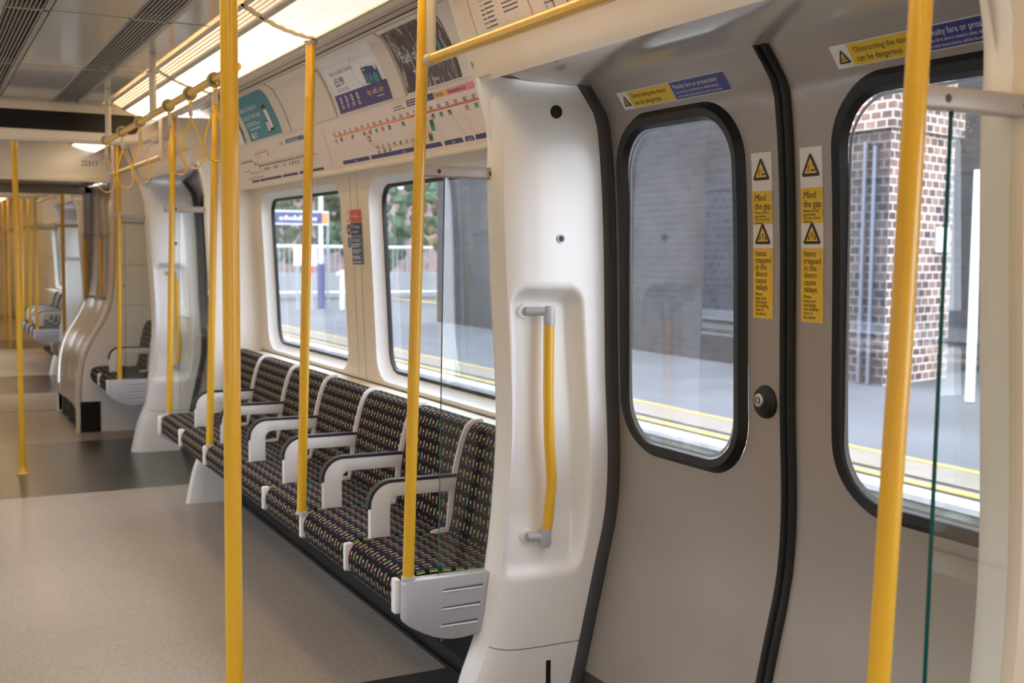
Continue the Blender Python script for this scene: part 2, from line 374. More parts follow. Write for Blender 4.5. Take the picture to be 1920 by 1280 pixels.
def pline(f,z0,z1,n=60):   # arclength table along a profile
    pts=[(z0+(z1-z0)*i/n) for i in range(n+1)]; s=[0]
    for a,b in zip(pts,pts[1:]): s.append(s[-1]+math.hypot(b-a,f(b)-f(a)))
    return pts,s
class Surf:   # a wall strip: (y, s) -> point; s measured upwards along the profile
    def __init__(s,f,z0,z1): s.f=f; s.z,s.s=pline(f,z0,z1)
    def zat(s,t):
        t=max(0,min(t,s.s[-1]))
        for i in range(len(s.s)-1):
            if t<=s.s[i+1]: break
        k=(t-s.s[i])/(s.s[i+1]-s.s[i]); return lerp(s.z[i],s.z[i+1],k)
    def sat(s,z):
        for i in range(len(s.z)-1):
            if z<=s.z[i+1]: break
        k=(z-s.z[i])/(s.z[i+1]-s.z[i]); return lerp(s.s[i],s.s[i+1],k)
    def pt(s,y,t,off=0):
        z=s.zat(t); e=.002; dx=(s.f(z+e)-s.f(z-e))/(2*e); l=math.hypot(dx,1)
        nx,nz=-1/l,dx/l      # into the car
        return (s.f(z)+nx*off, y, z+nz*off)
def rrect(y0,y1,z0,z1,r,n=10):
    pts=[]
    for (cy,cz,a0) in ((y1-r,z1-r,0),(y0+r,z1-r,90),(y0+r,z0+r,180),(y1-r,z0+r,270)):
        for k in range(n+1):
            a=math.radians(a0+90*k/n); pts.append((cy+r*math.cos(a),cz+r*math.sin(a)))
    return pts
def dense(loop,n):
    L=[0]
    for i in range(len(loop)): a=loop[i]; b=loop[(i+1)%len(loop)]; L.append(L[-1]+math.hypot(b[0]-a[0],b[1]-a[1]))
    out=[]
    for k in range(n):
        t=L[-1]*k/n
        for i in range(len(loop)):
            if t<=L[i+1]: break
        q=(t-L[i])/max(1e-9,L[i+1]-L[i]); a=loop[i]; b=loop[(i+1)%len(loop)]
        out.append((lerp(a[0],b[0],q),lerp(a[1],b[1],q)))
    return out
def outer_match(inner,y0,y1,z0,z1):
    cy=sum(p[0] for p in inner)/len(inner); cz=sum(p[1] for p in inner)/len(inner)
    out=[]
    for p in inner:
        dy,dz=p[0]-cy,p[1]-cz; t=1e9
        if dy>1e-9: t=min(t,(y1-cy)/dy)
        if dy<-1e-9: t=min(t,(y0-cy)/dy)
        if dz>1e-9: t=min(t,(z1-cz)/dz)
        if dz<-1e-9: t=min(t,(z0-cz)/dz)
        out.append((cy+dy*t,cz+dz*t))
    for c in ((y0,z0),(y0,z1),(y1,z0),(y1,z1)):
        k=min(range(len(out)),key=lambda i:(out[i][0]-c[0])**2+(out[i][1]-c[1])**2); out[k]=c
    return out
def ringstrip(mb, A, B, fx, k=6, m=0, offA=0, offB=0, flip=False):   # loops in (y,z) joined, following profile fx
    n=len(A); vs=[]
    for j in range(k+1):
        t=j/k
        for a,b in zip(A,B):
            y=lerp(a[0],b[0],t); z=lerp(a[1],b[1],t); vs.append((fx(z)+lerp(offA,offB,t),y,z))
    fs=[]
    for j in range(k):
        for i in range(n):
            q=(j*n+i,j*n+(i+1)%n,(j+1)*n+(i+1)%n,(j+1)*n+i); fs.append(q[::-1] if flip else q)
    mb.add(vs,fs,m)
def holed(mb, fx, y0,y1,z0,z1, hole, m=0, k=8, off=0):
    ringstrip(mb, outer_match(hole,y0,y1,z0,z1), hole, fx, k, m, off, off)

# ---- lettering laid on a surface ------------------------------------------------
_txt={}
def textpolys(s,size,align='LEFT'):
    key=(s,size,align)
    if key in _txt: return _txt[key]
    cu=bpy.data.curves.new('t','FONT'); cu.body=s; cu.size=size; cu.align_x=align; cu.resolution_u=2
    o=bpy.data.objects.new('t',cu); C.objects.link(o); dg=bpy.context.evaluated_depsgraph_get(); dg.update()
    me=bpy.data.meshes.new_from_object(o.evaluated_get(dg))
    r=([(v.co.x,v.co.y) for v in me.vertices],[list(p.vertices) for p in me.polygons])
    bpy.data.objects.remove(o); bpy.data.curves.remove(cu); bpy.data.meshes.remove(me); _txt[key]=r; return r
class Decal:   # 2-D drawing in metres (u right, v up), mapped by fn(u,v,off)
    def __init__(s,fn,off=.001): s.fn=fn; s.mb=MB(); s.mats=[]; s.off=off; s.n=0
    def mi(s,m):
        if m not in s.mats: s.mats.append(m)
        return s.mats.index(m)
    def poly(s,pts,m,lift=0):
        s.mb.add([s.fn(u,v,s.off+lift) for u,v in pts],[tuple(range(len(pts)))],s.mi(m))
    def rect(s,u0,v0,u1,v1,m,lift=0,n=1,nu=1):
        nn=max(n,int(abs(v1-v0)/.02)+1)
        for i in range(nn):
            a=lerp(v0,v1,i/nn); b=lerp(v0,v1,(i+1)/nn)
            s.poly([(u0,a),(u1,a),(u1,b),(u0,b)],m,lift)
    def line(s,pts,wd,m,lift=.0002):
        for a,b in zip(pts,pts[1:]):
            dx,dy=b[0]-a[0],b[1]-a[1]; L=math.hypot(dx,dy) or 1; nx,ny=-dy/L*wd/2,dx/L*wd/2
            k=max(1,int(L/.03))
            for i in range(k):
                p=(lerp(a[0],b[0],i/k),lerp(a[1],b[1],i/k)); q=(lerp(a[0],b[0],(i+1)/k),lerp(a[1],b[1],(i+1)/k))
                s.poly([(p[0]-nx,p[1]-ny),(q[0]-nx,q[1]-ny),(q[0]+nx,q[1]+ny),(p[0]+nx,p[1]+ny)],m,lift)
    def disc(s,u,v,r,m,lift=.0003,n=16,ry=None):
        s.poly([(u+r*math.cos(2*math.pi*k/n),v+(ry or r)*math.sin(2*math.pi*k/n)) for k in range(n)],m,lift)
    def text(s,t,u,v,size,m,align='LEFT',lift=.0006,sx=1,rot=0):
        vs,fs=textpolys(t,size,align); c,q=math.cos(rot),math.sin(rot)
        s.mb.add([s.fn(u+(a*c*sx-b*q),v+(a*q*sx+b*c),s.off+lift) for a,b in vs],fs,s.mi(m))
    def build(s,name,parent=None,loc=None):
        return obj(name,s.mb,s.mats,parent,smooth=False,loc=loc)
def side(surf,y,t0): return lambda u,v,off: surf.pt(y-u,t0+v,off)      # right-hand wall, read from inside

def barcode(d,u,v,w,h,m,rows=1,lh=None,seed=1):   # rows of print too small to read
    rnd=random.Random(seed); lh=lh or h*1.7
    for k in range(rows):
        x=0; W=w*rnd.uniform(.7,1)
        while x<W:
            l=rnd.uniform(.6,2.2)*h*1.3; d.rect(u+x,v-k*lh,u+min(W,x+l),v-k*lh+h,m,.0006); x+=l+h*.5

# ================================================================ THE CAR
Y_A0,Y_A1=1.15,2.87      # first doorway, between its two glass screens
Y_B0,Y_B1=6.38,8.20      # second doorway
Y_END=9.20               # end wall with the gangway
Z_C=2.20
trimn=[0]
def trim(): trimn[0]+=1; return 'trim_%d'%trimn[0]
def struct(name,mb,mats,parent=None,**k): return obj(name,mb,mats,parent,kind='structure' if parent is None else None,**k)

# ---- floor
mb=MB()
def fq(y0,y1,m,x0=-.62,x1=1.74,z=0): mb.add([(x0,y0,z),(x1,y0,z),(x1,y1,z),(x0,y1,z)],[(0,1,2,3)],m)
fq(-2.4,1.45,0); fq(1.45,3.45,1); fq(3.45,6.90,0); fq(6.90,8.80,1); fq(8.80,10.58,0)
fq(10.58,10.62,2); fq(10.62,11.9,0); fq(11.9,13.6,1); fq(13.6,17.2,0); fq(17.2,19.0,1); fq(19.0,26,0)
struct('floor',mb,['floorlight','floordark','dark'],smooth=False)
# under-floor slab so the edge has depth
mb=MB(); mb.box((-.64,-2.4,-.12),(1.76,26,-.004)); struct('floor',mb,'plinth',smooth=False)

# ---- ceiling
def ceiling(y0,y1,seams,lamps,vent=True,idx=0):
    mb=MB()
    def strip(xa,za,xb,zb,m): mb.add([(xa,y0,za),(xa,y1,za),(xb,y1,zb),(xb,y0,zb)],[(0,1,2,3)],m)
    strip(.433,Z_C,.687,Z_C,0)
    for f in (lambda x:x, lambda x:2*CX-x):
        strip(f(.832),Z_C,f(.945),Z_C,0); strip(f(.945),Z_C,f(.962),Z_C+.01,1)
        # lamp trough back
        strip(f(.962),Z_C+.03,f(1.24),Z_C-.05,1)
    for y in seams: mb.box((.433,y-.0015,Z_C-.0015),(.687,y+.0015,Z_C+.001),3); mb.box((.832,y-.0015,Z_C-.0015),(.962,y+.0015,Z_C+.001),3); mb.box((.2,y-.0015,Z_C-.0015),(.29,y+.0015,Z_C+.001),3)
    mb.box((-.3,y0,Z_C+.06),(1.42,y1,Z_C+.08),1)
    struct('ceiling',mb,['ceil','cream','dark','olive'],smooth=False)
    ys=[y0]+list(seams)+[y1]
    side_=0
    for f,nm in ((lambda x:x,'right'),(lambda x:2*CX-x-.006,'left')):
        for a,b in zip(ys,ys[1:]):
            if b-a<.05: continue
            xs=sorted((f(.687),f(.832))); xa,xb=xs
            t=thing('ceiling_vent',((xa+xb)/2,a,Z_C),'','ceiling vent'); VENTS.append((t,nm,a,idx))
            m=MB(); m.box((xa,a+.001,Z_C-.004),(xa+.006,b-.001,Z_C+.02)); m.box((xb-.018,a+.001,Z_C-.004),(xb,b-.001,Z_C+.02))
            m.box((xa,a+.001,Z_C-.004),(xb,a+.009,Z_C+.02)); m.box((xa,b-.009,Z_C-.004),(xb,b-.001,Z_C+.02)); obj('frame',m,'slat',t,smooth=False)
            m=MB(); n=9
            for k in range(n):
                x=lerp(xa+.012,xb-.024,k/(n-1)); m.box((x-.0016,a+.005,Z_C-.003),(x+.0016,b-.005,Z_C+.003))
            obj('slats',m,'slat',t,smooth=False)
            m=MB(); m.box((xa,a+.001,Z_C+.024),(xb,b-.001,Z_C+.05)); obj('backing',m,'dark',t,smooth=False)
    for f,nm in ((lambda x:x,'right'),(lambda x:2*CX-x,'left')):
        for a,b in lamps:
            t=thing('ceiling_light',(f(1.09),a,2.15),'','ceiling light'); LAMPS.append((t,nm,a,idx))
            XA,ZA,XB,ZB=.968,2.195,1.215,2.108
            def P(u,off=0):
                x=lerp(XA,XB,u); z=lerp(ZA,ZB,u)-.018*math.sin(math.pi*u)*.9+off; return f(x),z
            def slab(u0,u1,ya,yb,th,mat_,nm_,k=6,uvm=False,off=0):
                m=MB(); fl=(nm=='left')
                def fn(i,j): x,z=P(lerp(u0,u1,i),off); return (x,lerp(ya,yb,j),z)
                m.grid(fn,k,1,0,uv=lambda i,j:(lerp(u0,u1,i)*.26,lerp(ya,yb,j)),flip=fl)
                if th:
                    def fn2(i,j): x,z=P(lerp(u0,u1,i),off+th); return (x,lerp(ya,yb,j),z)
                    m.grid(fn2,k,1,0,flip=not fl)
                    for yy in (ya,yb):
                        m.grid(lambda i,j:(P(lerp(u0,u1,i))[0],yy,P(lerp(u0,u1,i),off+th*j)[1]),k,1,0)
                    for uu in (u0,u1):
                        m.grid(lambda i,j:(P(uu)[0],lerp(ya,yb,j),P(uu,off+th*i)[1]),1,1,0)
                return obj(nm_,m,mat_,t)
            slab(.03,.235,a+.012,b-.012,0,'lampthin','narrow_diffuser')
            slab(.30,.955,a+.012,b-.012,0,'lampwide','wide_diffuser')
            slab(.235,.30,a,b,.012,'frame','divider_bar',1,off=-.006)
            slab(.0,.03,a,b,.012,'frame','frame_rail',1,off=-.006); slab(.955,1,a,b,.012,'frame','frame_rail',1,off=-.006)
            slab(.0,1,a,a+.011,.01,'frame','end_bar',6,off=-.005); slab(.0,1,b-.011,b,.01,'frame','end_bar',6,off=-.005)
VENTS=[]; LAMPS=[]
ceiling(-2.4,6.75,(-.85,.4,1.7,2.95,4.22,5.50),((-2.3,-.05),(-.03,1.85),(1.87,3.76),(3.78,5.28),(5.30,6.60)),idx=0)
ceiling(6.75,9.2,(8.0,),((6.95,8.0),(8.02,9.02)),idx=1)

# ---- side bays: window wall, cove, cornice
WZ0,WZ1=.862,1.70
def bay(y0,y1,wins,idx,seats_y=None):
    mb=MB()
    ys=[]; 
    # wall panel with window holes
    edges=[y0]+[ (a[1]+b[0])/2 for a,b in zip(wins,wins[1:])]+[y1]
    for (a,b),ya,yb in zip(wins,edges,edges[1:]):
        h=dense(rrect(a,b,WZ0,WZ1,.10),96); holed(mb,WX,ya,yb,.845,1.80,h,0,6)
        # seams
    obj_=struct('wall_left' if MIR[0] else 'wall_right',mb,['cream','dark'])
    # bottom of the wall behind the seats, and the ledge
    mb=MB(); mb.add([(1.728,y0,.0),(1.728,y1,.0),(1.728,y1,.845),(1.728,y0,.845)],[(0,3,2,1)],0)
    mb.box((1.60,y0,.826),(1.728,y1,.842),0)
    mb.box((1.715,y0,.842),(1.729,y1,.8455),1)
    for x in [(p[1]+q[0])/2+d for p,q in zip(wins,wins[1:]) for d in (-.045,.045)]:
        mb.grid(lambda i,j:(WX(lerp(.846,1.74,i))-.0006,x-.0012+.0024*j,lerp(.846,1.74,i)),6,1,1)
    struct(trim(),mb,['cream','sealgrey'],smooth=False)
    for k,(a,b) in enumerate(wins):
        winn[0]+=1
        mb=MB(); h=dense(rrect(a,b,WZ0,WZ1,.10),96); g=dense(rrect(a+.02,b-.02,WZ0+.030,WZ1-.024,.085),96)
        GX=lambda z: WX(z)+.052
        # reveal
        n=len(h); vs=[];K=5
        for j in range(K+1):
            t=j/K; e=t**1.6
            for p,q in zip(h,g): vs.append((lerp(WX(p[1]),GX(q[1]),t),lerp(p[0],q[0],e),lerp(p[1],q[1],e)))
        mb.add(vs,[(j*n+i,j*n+(i+1)%n,(j+1)*n+(i+1)%n,(j+1)*n+i) for j in range(K) for i in range(n)],0)
        win=struct('window_%d'%winn[0],mb,['pale'])
        g2=dense(rrect(a+.034,b-.034,WZ0+.044,WZ1-.038,.072),96)
        mb=MB(); ringstrip(mb,g,g2,GX,2,0,-.003,-.003); ringstrip(mb,g2,g2,GX,1,0,-.003,.012); obj('gasket',mb,'rubber',win)
        mb=MB(); ringstrip(mb,g2,[((a+b)/2,(WZ0+WZ1)/2)]*96,GX,1,0,.006,.006); obj('pane',mb,'windowglass',win)
    # cove
    mb=MB()
    mb.grid(lambda i,j:(BX(lerp(1.745,2.146,i)),lerp(y0,y1,j),lerp(1.745,2.146,i)),24,1,0)
    # lip under the line diagram, and its soffit back to the wall
    mb.grid(lambda i,j:((1.600-.004*math.sin(3.14*i)),lerp(y0,y1,j),1.745-.020*i),4,1,0)
    mb.add([(1.600,y0,1.725),(1.600,y1,1.725),(1.675,y1,1.745),(1.675,y0,1.745)],[(0,1,2,3)],0)
    # cornice
    c=[(1.406,2.146),(1.402,2.156),(1.36,2.146),(1.30,2.125),(1.296,2.118),(1.245,2.104),(1.222,2.104),(1.218,2.12)]
    for (xa,za),(xb,zb) in zip(c,c[1:]): mb.add([(xa,y0,za),(xa,y1,za),(xb,y1,zb),(xb,y0,zb)],[(0,1,2,3)],0)
    mb.box((1.294,y0,2.117),(1.298,y1,2.1205),1)
    mb.box((1.402,y0,2.1525),(1.406,y1,2.156),1)
    struct(trim(),mb,['cream','dark'],ang=50)
def plainbay(y0,y1):
    mb=MB(); mb.grid(lambda i,j:(WX(lerp(0,1.80,i)),lerp(y0,y1,j),lerp(0,1.80,i)),10,1,0)
    mb.grid(lambda i,j:(BX(lerp(1.745,2.146,i)),lerp(y0,y1,j),lerp(1.745,2.146,i)),24,1,0)
    mb.add([(1.600,y0,1.745),(1.600,y1,1.745),(1.675,y1,1.745),(1.675,y0,1.745)],[(0,1,2,3)],0)
    mb.add([(1.406,y0,2.146),(1.406,y1,2.146),(1.218,y1,2.12),(1.218,y0,2.12)],[(0,1,2,3)],0)
    struct('wall_left' if MIR[0] else 'wall_right',mb,['cream'])
winn=[0]
WA=[(3.22,4.53),(4.885,6.195)]

# ---- pillar between a bay and a doorway (s=+1: bay lies towards +Y)
def pillar(Yb,s,handle=True):
    Yface0=Yb-.035*s; Yd=Yb-.075*s
    mb=MB(); NZ=150; NU=64
    def sdf(u,z):   # rounded-rectangle recess in (u,z), u runs from nose to door edge
        W=.305; q=(z-.49)/.81; ua=lerp(-.015,.035,q); ub=lerp(.83,.745,q); cu,hu=(ua+ub)/2,(ub-ua)/2; cz,hz=.892,.408; r=.045
        dx=abs((u-cu)*W)-(hu*W-r); dz=abs(z-cz)-(hz-r)
        return math.hypot(max(dx,0),max(dz,0))+min(max(dx,dz),0)-r
    def face(i,j):
        z=lerp(0,1.87,i); u=j
        x0=IX(z); x1=DX(z)-.028
        x=lerp(x0+.022,x1,u); y=Yb-s*(.075-.040*math.exp(-(x-x0)/.038))
        d=-sdf(u*1.0,z); D=.060
        t=max(0,min(1,(d+.004)/.036)); t=t*t*(3-2*t)
        low=max(0,min(1,(z-.49)/.16)); 
        dep=D*t*(.35+.65*low if z<.7 else 1)
        return (x,y+s*dep,z)
    mb.grid(face,NZ,NU,0,flip=(s>0))
    # nose
    def nose(i,j):
        z=lerp(0,1.87,i); x0=IX(z)
        pts=[(1.735,Yb+.03*s),(x0+.03,Yb+.03*s),(x0+.012,Yb+.026*s),(x0+.003,Yb+.018*s),(x0,Yb+.004*s),(x0+.0015,Yb-.016*s),(x0+.008,Yb-.036*s),(x0+.022,Yb-.0526*s)]
        k=j*(len(pts)-1); a=min(int(k),len(pts)-2); t=k-a
        return (lerp(pts[a][0],pts[a+1][0],t),lerp(pts[a][1],pts[a+1][1],t),z)
    mb.grid(nose,60,8,0,flip=(s>0))
    # blend from the pillar face up to the flush frame above it
    def blend(i,j):
        k=i; ya=lerp(Yb-.012*s,Yb-.10*s,k); A=(IX(1.872),ya,1.872)
        zb=lerp(1.70,1.868,k**.8); xb=IX(zb)+lerp(.001,.075,k**.7); yb_=lerp(Yb-.012*s,Yb-.072*s,k**.5)
        m=j; b=.35*math.sin(math.pi*m)*k
        return (lerp(A[0],xb,m),lerp(A[1],yb_,m**(1+.3*k)),lerp(A[2],zb,m**.9))
    mb.grid(blend,24,14,0,flip=(s<0))
    # kick-panel seam
    def seam(i,j):
        u=i; z=.279+.016*(1-u)**6+.0018*j; x0=IX(z); x1=DX(z)-.028
        return (lerp(x0+.022,x1,u),Yb-s*(.075-.040*math.exp(-(lerp(x0+.022,x1,u)-x0)/.038))-.0012*s,z)
    mb.grid(seam,20,1,1,flip=(s>0))
    yy=Yb-.069*s
    mb.box((1.577,min(yy,yy-.007*s),.06),(1.592,max(yy,yy-.007*s),.236),1)
    p=struct(trim(),mb,['white','dark'],ang=60)
    # edge rubber
    mb=MB(); K=50
    sec=[(-.030,.012),(-.030,-.006),(-.018,-.014),(.0,-.016),(.012,-.010),(.012,.012)]
    def rb(i,j):
        z=lerp(0,1.868,i); k=j*(len(sec)-1); a=min(int(k),len(sec)-2); t=k-a
        return (DX(z)+lerp(sec[a][0],sec[a+1][0],t)-.004, Yd+s*lerp(sec[a][1],sec[a+1][1],t)*1.0, z)
    mb.grid(rb,K,5,0,flip=(s>0)); 
    struct(trim(),mb,['sealgrey'],ang=30)
    # speaker hole and screw
    def dot(x,z,r,nm,lab,rim,yoff,cat):
        o=MB(); y=Yb-.0690*s+yoff*s
        o.tube([(x,y,z),(x,y-.005*s,z)],[r,r*.96],24,0); 
        o.tube([(x,y-.0051*s,z),(x,y-.0056*s,z)],[r*.62,r*.62],20,1)
        q=obj(nm,o,[rim,'dark'],None,loc=None); return tag(q,lab,cat)
    return p,dot,Yd
def grab(Yb,s,label,dx=0):
    y=Yb-.035*s; t=thing('vertical_handrail',(1.575,y,.55),label,'grab handle')
    xr=1.520; yo=y-.018*s; yb=y+.016*s; cap=dx
    o=MB(); g_=o
    o.tube([(1.5735,yo,1.205),(1.573,yo,1.19),(1.574,yo,1.0),(1.579,yo,.86),(1.588,yo,.76),(1.587,yo,.73),(1.580,yo,.66),(1.574,yo,.61)],.0155,20); obj('yellow_grip',o,'yellow',t)
    for z0,z1,x,xq in ((1.252,1.198,1.574,1.516),(.562,.615,1.571,1.522)):
        o=MB(); o.tube([(x,yo,z1),(x,yo,lerp(z0,z1,.25)),(x,yo,z0)],[.0165,.0165,.0115],20)
        zz=1.236 if z0>1 else .592
        yb=y+(.016 if z0>1 else -.001)*s
        o.tube([(x,yo,zz),(xq,yb,zz)],.0125,18); o.tube([(xq-.001,yb-.004*s,zz),(xq,yb+.012*s,zz)],[.0135,.0135],24,0); o.tube([(xq-.001,yb-.002*s,zz),(xq,yb+.014*s,zz)],[.019,.022],24,1)
        b=obj('bracket',o,['grey','white'],t)
        b['label']='grey bracket'
    t.location.x+=dx+.012
    return t
# ---- glass screen, end bracket, header rail
def screen(Yb,s,desc,xp=1.187):
    lab='glass draught screen '+desc
    yb=Yb+.000
    t=thing('draught_screen',(1.30,yb,.32),lab,'glass screen')
    def pane():
        o=MB(); x0,x1=1.272,1.412
        def gx(i,j):
            z=lerp(.500,1.602,i); return (lerp(x0+.012*(z-.5)/1.1,IX(z)-.002,j),yb-.004,z)
        o.grid(gx,24,1,0)
        def gx2(i,j):
            z=lerp(.500,1.602,i); return (lerp(x0+.012*(z-.5)/1.1,IX(z)-.002,j),yb+.004,z)
        o.grid(gx2,24,1,0,flip=True)
        o.grid(lambda i,j:(x0-.0005+.012*i,yb-.004+.008*j,lerp(.5,1.602,i)),4,1,1)
        obj('pane',o,['screenglass','glassedge'],t)
    pane()
    o=MB(); o.box((1.203,yb-.014,1.602),(1.432,yb+.014,1.634),0,.005)
    for x in (1.262,1.418): 
        o.tube([(x,yb-.0145,1.617),(x,yb-.0155,1.617)],[.006,.005],14,1); o.tube([(x,yb+.0145,1.617),(x,yb+.0155,1.617)],[.006,.005],14,1)
    obj('header_rail',o,['taupe','sealgrey'],t)
    # end bracket: shaped plate
    pts=[(1.162,.503),(1.420,.503)]
    for k in range(9):
        q=k/8; pts.append((lerp(1.396,1.162,q),lerp(.330,.385,q)-.030*math.sin(math.pi*min(1,q*1.0))))
    o=MB(); bm=bmesh.new()
    vs=[bm.verts.new((x,yb-.022,z)) for x,z in pts]; f=bm.faces.new(vs)
    r=bmesh.ops.extrude_face_region(bm,geom=[f]); bmesh.ops.translate(bm,verts=[v for v in r['geom'] if isinstance(v,bmesh.types.BMVert)],vec=(0,.044,0))
    bmesh.ops.recalc_face_normals(bm,faces=bm.faces)
    ed=[e for e in bm.edges if abs(e.verts[0].co.x-1.162)<.001 and abs(e.verts[1].co.x-1.162)<.001]
    bmesh.ops.bevel(bm,geom=ed,offset=.016,segments=5,affect='EDGES',profile=.5)
    ed=[e for e in bm.edges if len(e.link_faces)==2 and e.calc_face_angle(0)>.6]
    bmesh.ops.bevel(bm,geom=ed,offset=.004,segments=2,affect='EDGES',profile=.5)
    o.frombm(bm,0); 
    eb=obj('end_bracket',o,['grey'],t)
    # three grooves laid on as flat dark strips, each with a white bead
    g=MB()
    for zz,xa,xb in ((.468,1.270,1.400),(.418,1.268,1.392),(.370,1.266,1.384)):
        for sgn in (-1,1):
            y=yb+sgn*.0222
            L=[(xa,zz-.0045),(xa+.004,zz-.008),(xb,zz-.008),(xb,zz+.003),(xa+.012,zz+.001)]
            g.add([(x,y,z) for x,z in L],[tuple(range(5)) if sgn<0 else tuple(range(5))[::-1]],0)
            g.tube([(xa+.003,y,zz-.0065),(xb,y,zz-.0065)],.0022,8,1)
    obj('groove',g,['pipe','white'],eb)
    o=MB(); o.box((1.150,yb+.018*s if s>0 else yb-.050,.402),(1.168,yb+.050 if s>0 else yb-.018,.500),0,.005); obj('white_end_cap',o,'arm',t)
    return t
def pole(pts,label,base=False,cat='pole',name='grab_pole',r=.016,group=None):
    t=thing(name,pts[0],label,cat,group)
    o=MB(); o.tube(pts,r,24); obj('tube',o,'yellow',t)
    o=MB(); 
    p=Vector(pts[0]); 
    if base: o.tube([p,p+Vector((0,0,.004)),p+Vector((0,0,.012)),p+Vector((0,0,.06)),p+Vector((0,0,.17))],[r*2.1,r*2.1,r*1.7,r*1.45,r*1.02],24)
    else: o.tube([p+Vector((0,0,-.006)),p+Vector((0,0,.004))],[r*1.25,r*1.2],20)
    obj('base_collar',o,'yellow' if base else 'grey',t)
    q=Vector(pts[-1]); o=MB(); o.tube([q+Vector((0,0,-.008)),q+Vector((0,0,.004))],[r*1.15,r*1.5],20); obj('top_collar',o,'frame',t)
    return t

# ---- one door leaf and a doorway
doorn=[0]
def leaf(ya,yb,gy0,gy1,seam_low):
    doorn[0]+=1
    mb=MB(); FX=lambda z:DX(z)
    h=dense(rrect(gy0-.045,gy1+.045,.842,1.779,.155,14),120); holed(mb,FX,ya,yb,.19,1.868,h,0,14)
    mb.grid(lambda i,j:(FX(lerp(-.02,.19,i)),lerp(ya,yb,j),lerp(-.02,.19,i)),4,1,1)
    mb.grid(lambda i,j:(FX(.19)-.004*(1-i),lerp(ya,yb,j),.188+.004*i),1,1,1)
    # leading edge rubber
    y0,y1=(ya,ya+.026) if seam_low else (yb-.026,yb)
    d=struct('door_%d'%doorn[0],mb,['door','sealgrey'],ang=50)
    mb=MB(); 
    def er(i,j):
        z=lerp(-.02,1.868,i); off=[.004,-.012,-.016,-.014,-.006,.004][int(round(j*5))]; return (DX(z)+off,lerp(y0,y1,j),z)
    mb.grid(er,50,5,0); obj('edge_seal',mb,'rubber',d)
    g=dense(rrect(gy0,gy1,.885,1.735,.112,14),120); mid=dense(rrect(gy0-.028,gy1+.028,.858,1.763,.138,14),120); mid2=dense(rrect(gy0-.008,gy1+.008,.877,1.743,.12,14),120)
    mb=MB(); ringstrip(mb,h,mid,DX,3,0,-.001,-.020); ringstrip(mb,mid,mid2,DX,2,0,-.020,-.016); ringstrip(mb,mid2,g,DX,2,0,-.016,.002)
    obj('window_gasket',mb,'rubber',d,ang=60)
    mb=MB(); GXX=lambda z:1.7905+ (1.772-1.7905)*(z-.885)/.85
    g3=dense(rrect(gy0-.006,gy1+.006,.879,1.741,.116,14),120)
    K=1; ringstrip(mb,g3,[((gy0+gy1)/2,1.31)]*120,GXX,1,0,.004,.004); obj('window_pane',mb,'doorglass',d)
    mb=MB(); ga=dense(rrect(gy0-.002,gy1+.002,.883,1.737,.113,14),120); gb=dense(rrect(gy0+.006,gy1-.006,.890,1.730,.106,14),120); ringstrip(mb,ga,gb,GXX,1,0,.0025,.0025); obj('pane_border',mb,'steel',d)
    return d
def doorway(y0,y1,idx,detail=True):
    c=(y0+y1)/2+.04; ya=y0+.085; yb=y1-.075; hw=.47
    far0=(c+.19,c+.66); near0=(c-.66,c-.19)
    leaf(c,yb,far0[0],far0[1],True); leaf(ya,c,near0[0],near0[1],False)
    # header box
    P=[(1.361,1.931),(1.374,1.905),(1.380,1.893),(1.392,1.882),(1.41,1.875),(1.46,1.866),(1.55,1.864),(1.704,1.867)]
    ha,hb=y0+.10,y1-.10
    mb=MB()
    n=len(P)-1
    def hd(i,j):
        k=j*n; a=min(int(k),n-1); t=k-a; x=lerp(P[a][0],P[a+1][0],t); z=lerp(P[a][1],P[a+1][1],t)
        # ends of the header are rounded back
        return (x,lerp(ha,hb,i),z)
    mb.grid(hd,8,n,0)
    for q0,q1 in ((y0+.03,ha),(hb,y1-.03)): mb.grid(lambda i,j:(lerp(1.365,1.704,j),lerp(q0,q1,i),lerp(1.871,1.867,j)),2,2,0)
    for yy in (ha,hb): mb.add([(x,yy,z) for x,z in P[1:6]]+[(1.46,yy,1.8685),(1.372,yy,1.8705)],[tuple(range(7))],0)
    mb.grid(lambda i,j:(1.358+.004*j,lerp(ha,hb,i),1.931+.003*j),2,1,1)
    for yy in (ha,hb):
        mb.grid(lambda i,j:(hd(0,i*.8)[0]-.0008,yy-.0012+.0024*j,hd(0,i*.8)[2]-.0008),24,1,1)
    mb.box((1.70,y0+.05,1.865),(1.712,y1-.05,1.878),0)
    # access catches
    for yy in (lerp(y0,y1,.2),lerp(y0,y1,.62),lerp(y0,y1,.84)): mb.box((1.405,yy-.012,1.8735),(1.415,yy+.012,1.876),1)
    struct(trim(),mb,['header','sealgrey'],ang=28)
    # vestibule cove above it
    mb=MB(); mb.grid(lambda i,j:(IX(lerp(1.86,2.112,i)),lerp(y0-.004,y1+.004,j),lerp(1.86,2.112,i)),14,1,0)
    mb.add([(1.283,y0-.004,2.112),(1.283,y1+.004,2.112),(1.21,y1+.004,2.104),(1.21,y0-.004,2.104)],[(0,1,2,3)],0)
    for yy in (y0+.10,y1-.10): mb.grid(lambda i,j:(IX(lerp(1.935,2.11,i))-.0008,yy-.0012+.0024*j,lerp(1.935,2.11,i)),8,1,1)
    for ye,fl in ((y0-.004,True),(y1+.004,False)):
        # end cheeks that close the cove against the deeper bay
        mb.grid(lambda i,j:(lerp(IX(lerp(1.87,2.112,i)),1.735,j),ye,lerp(1.87,2.112,i)),10,1,0,flip=fl)
    struct(trim(),mb,['cream','olive'],ang=40)

def pillars(y0,y1,d=0):
    return pillar(y0+d,-1), pillar(y1,1)

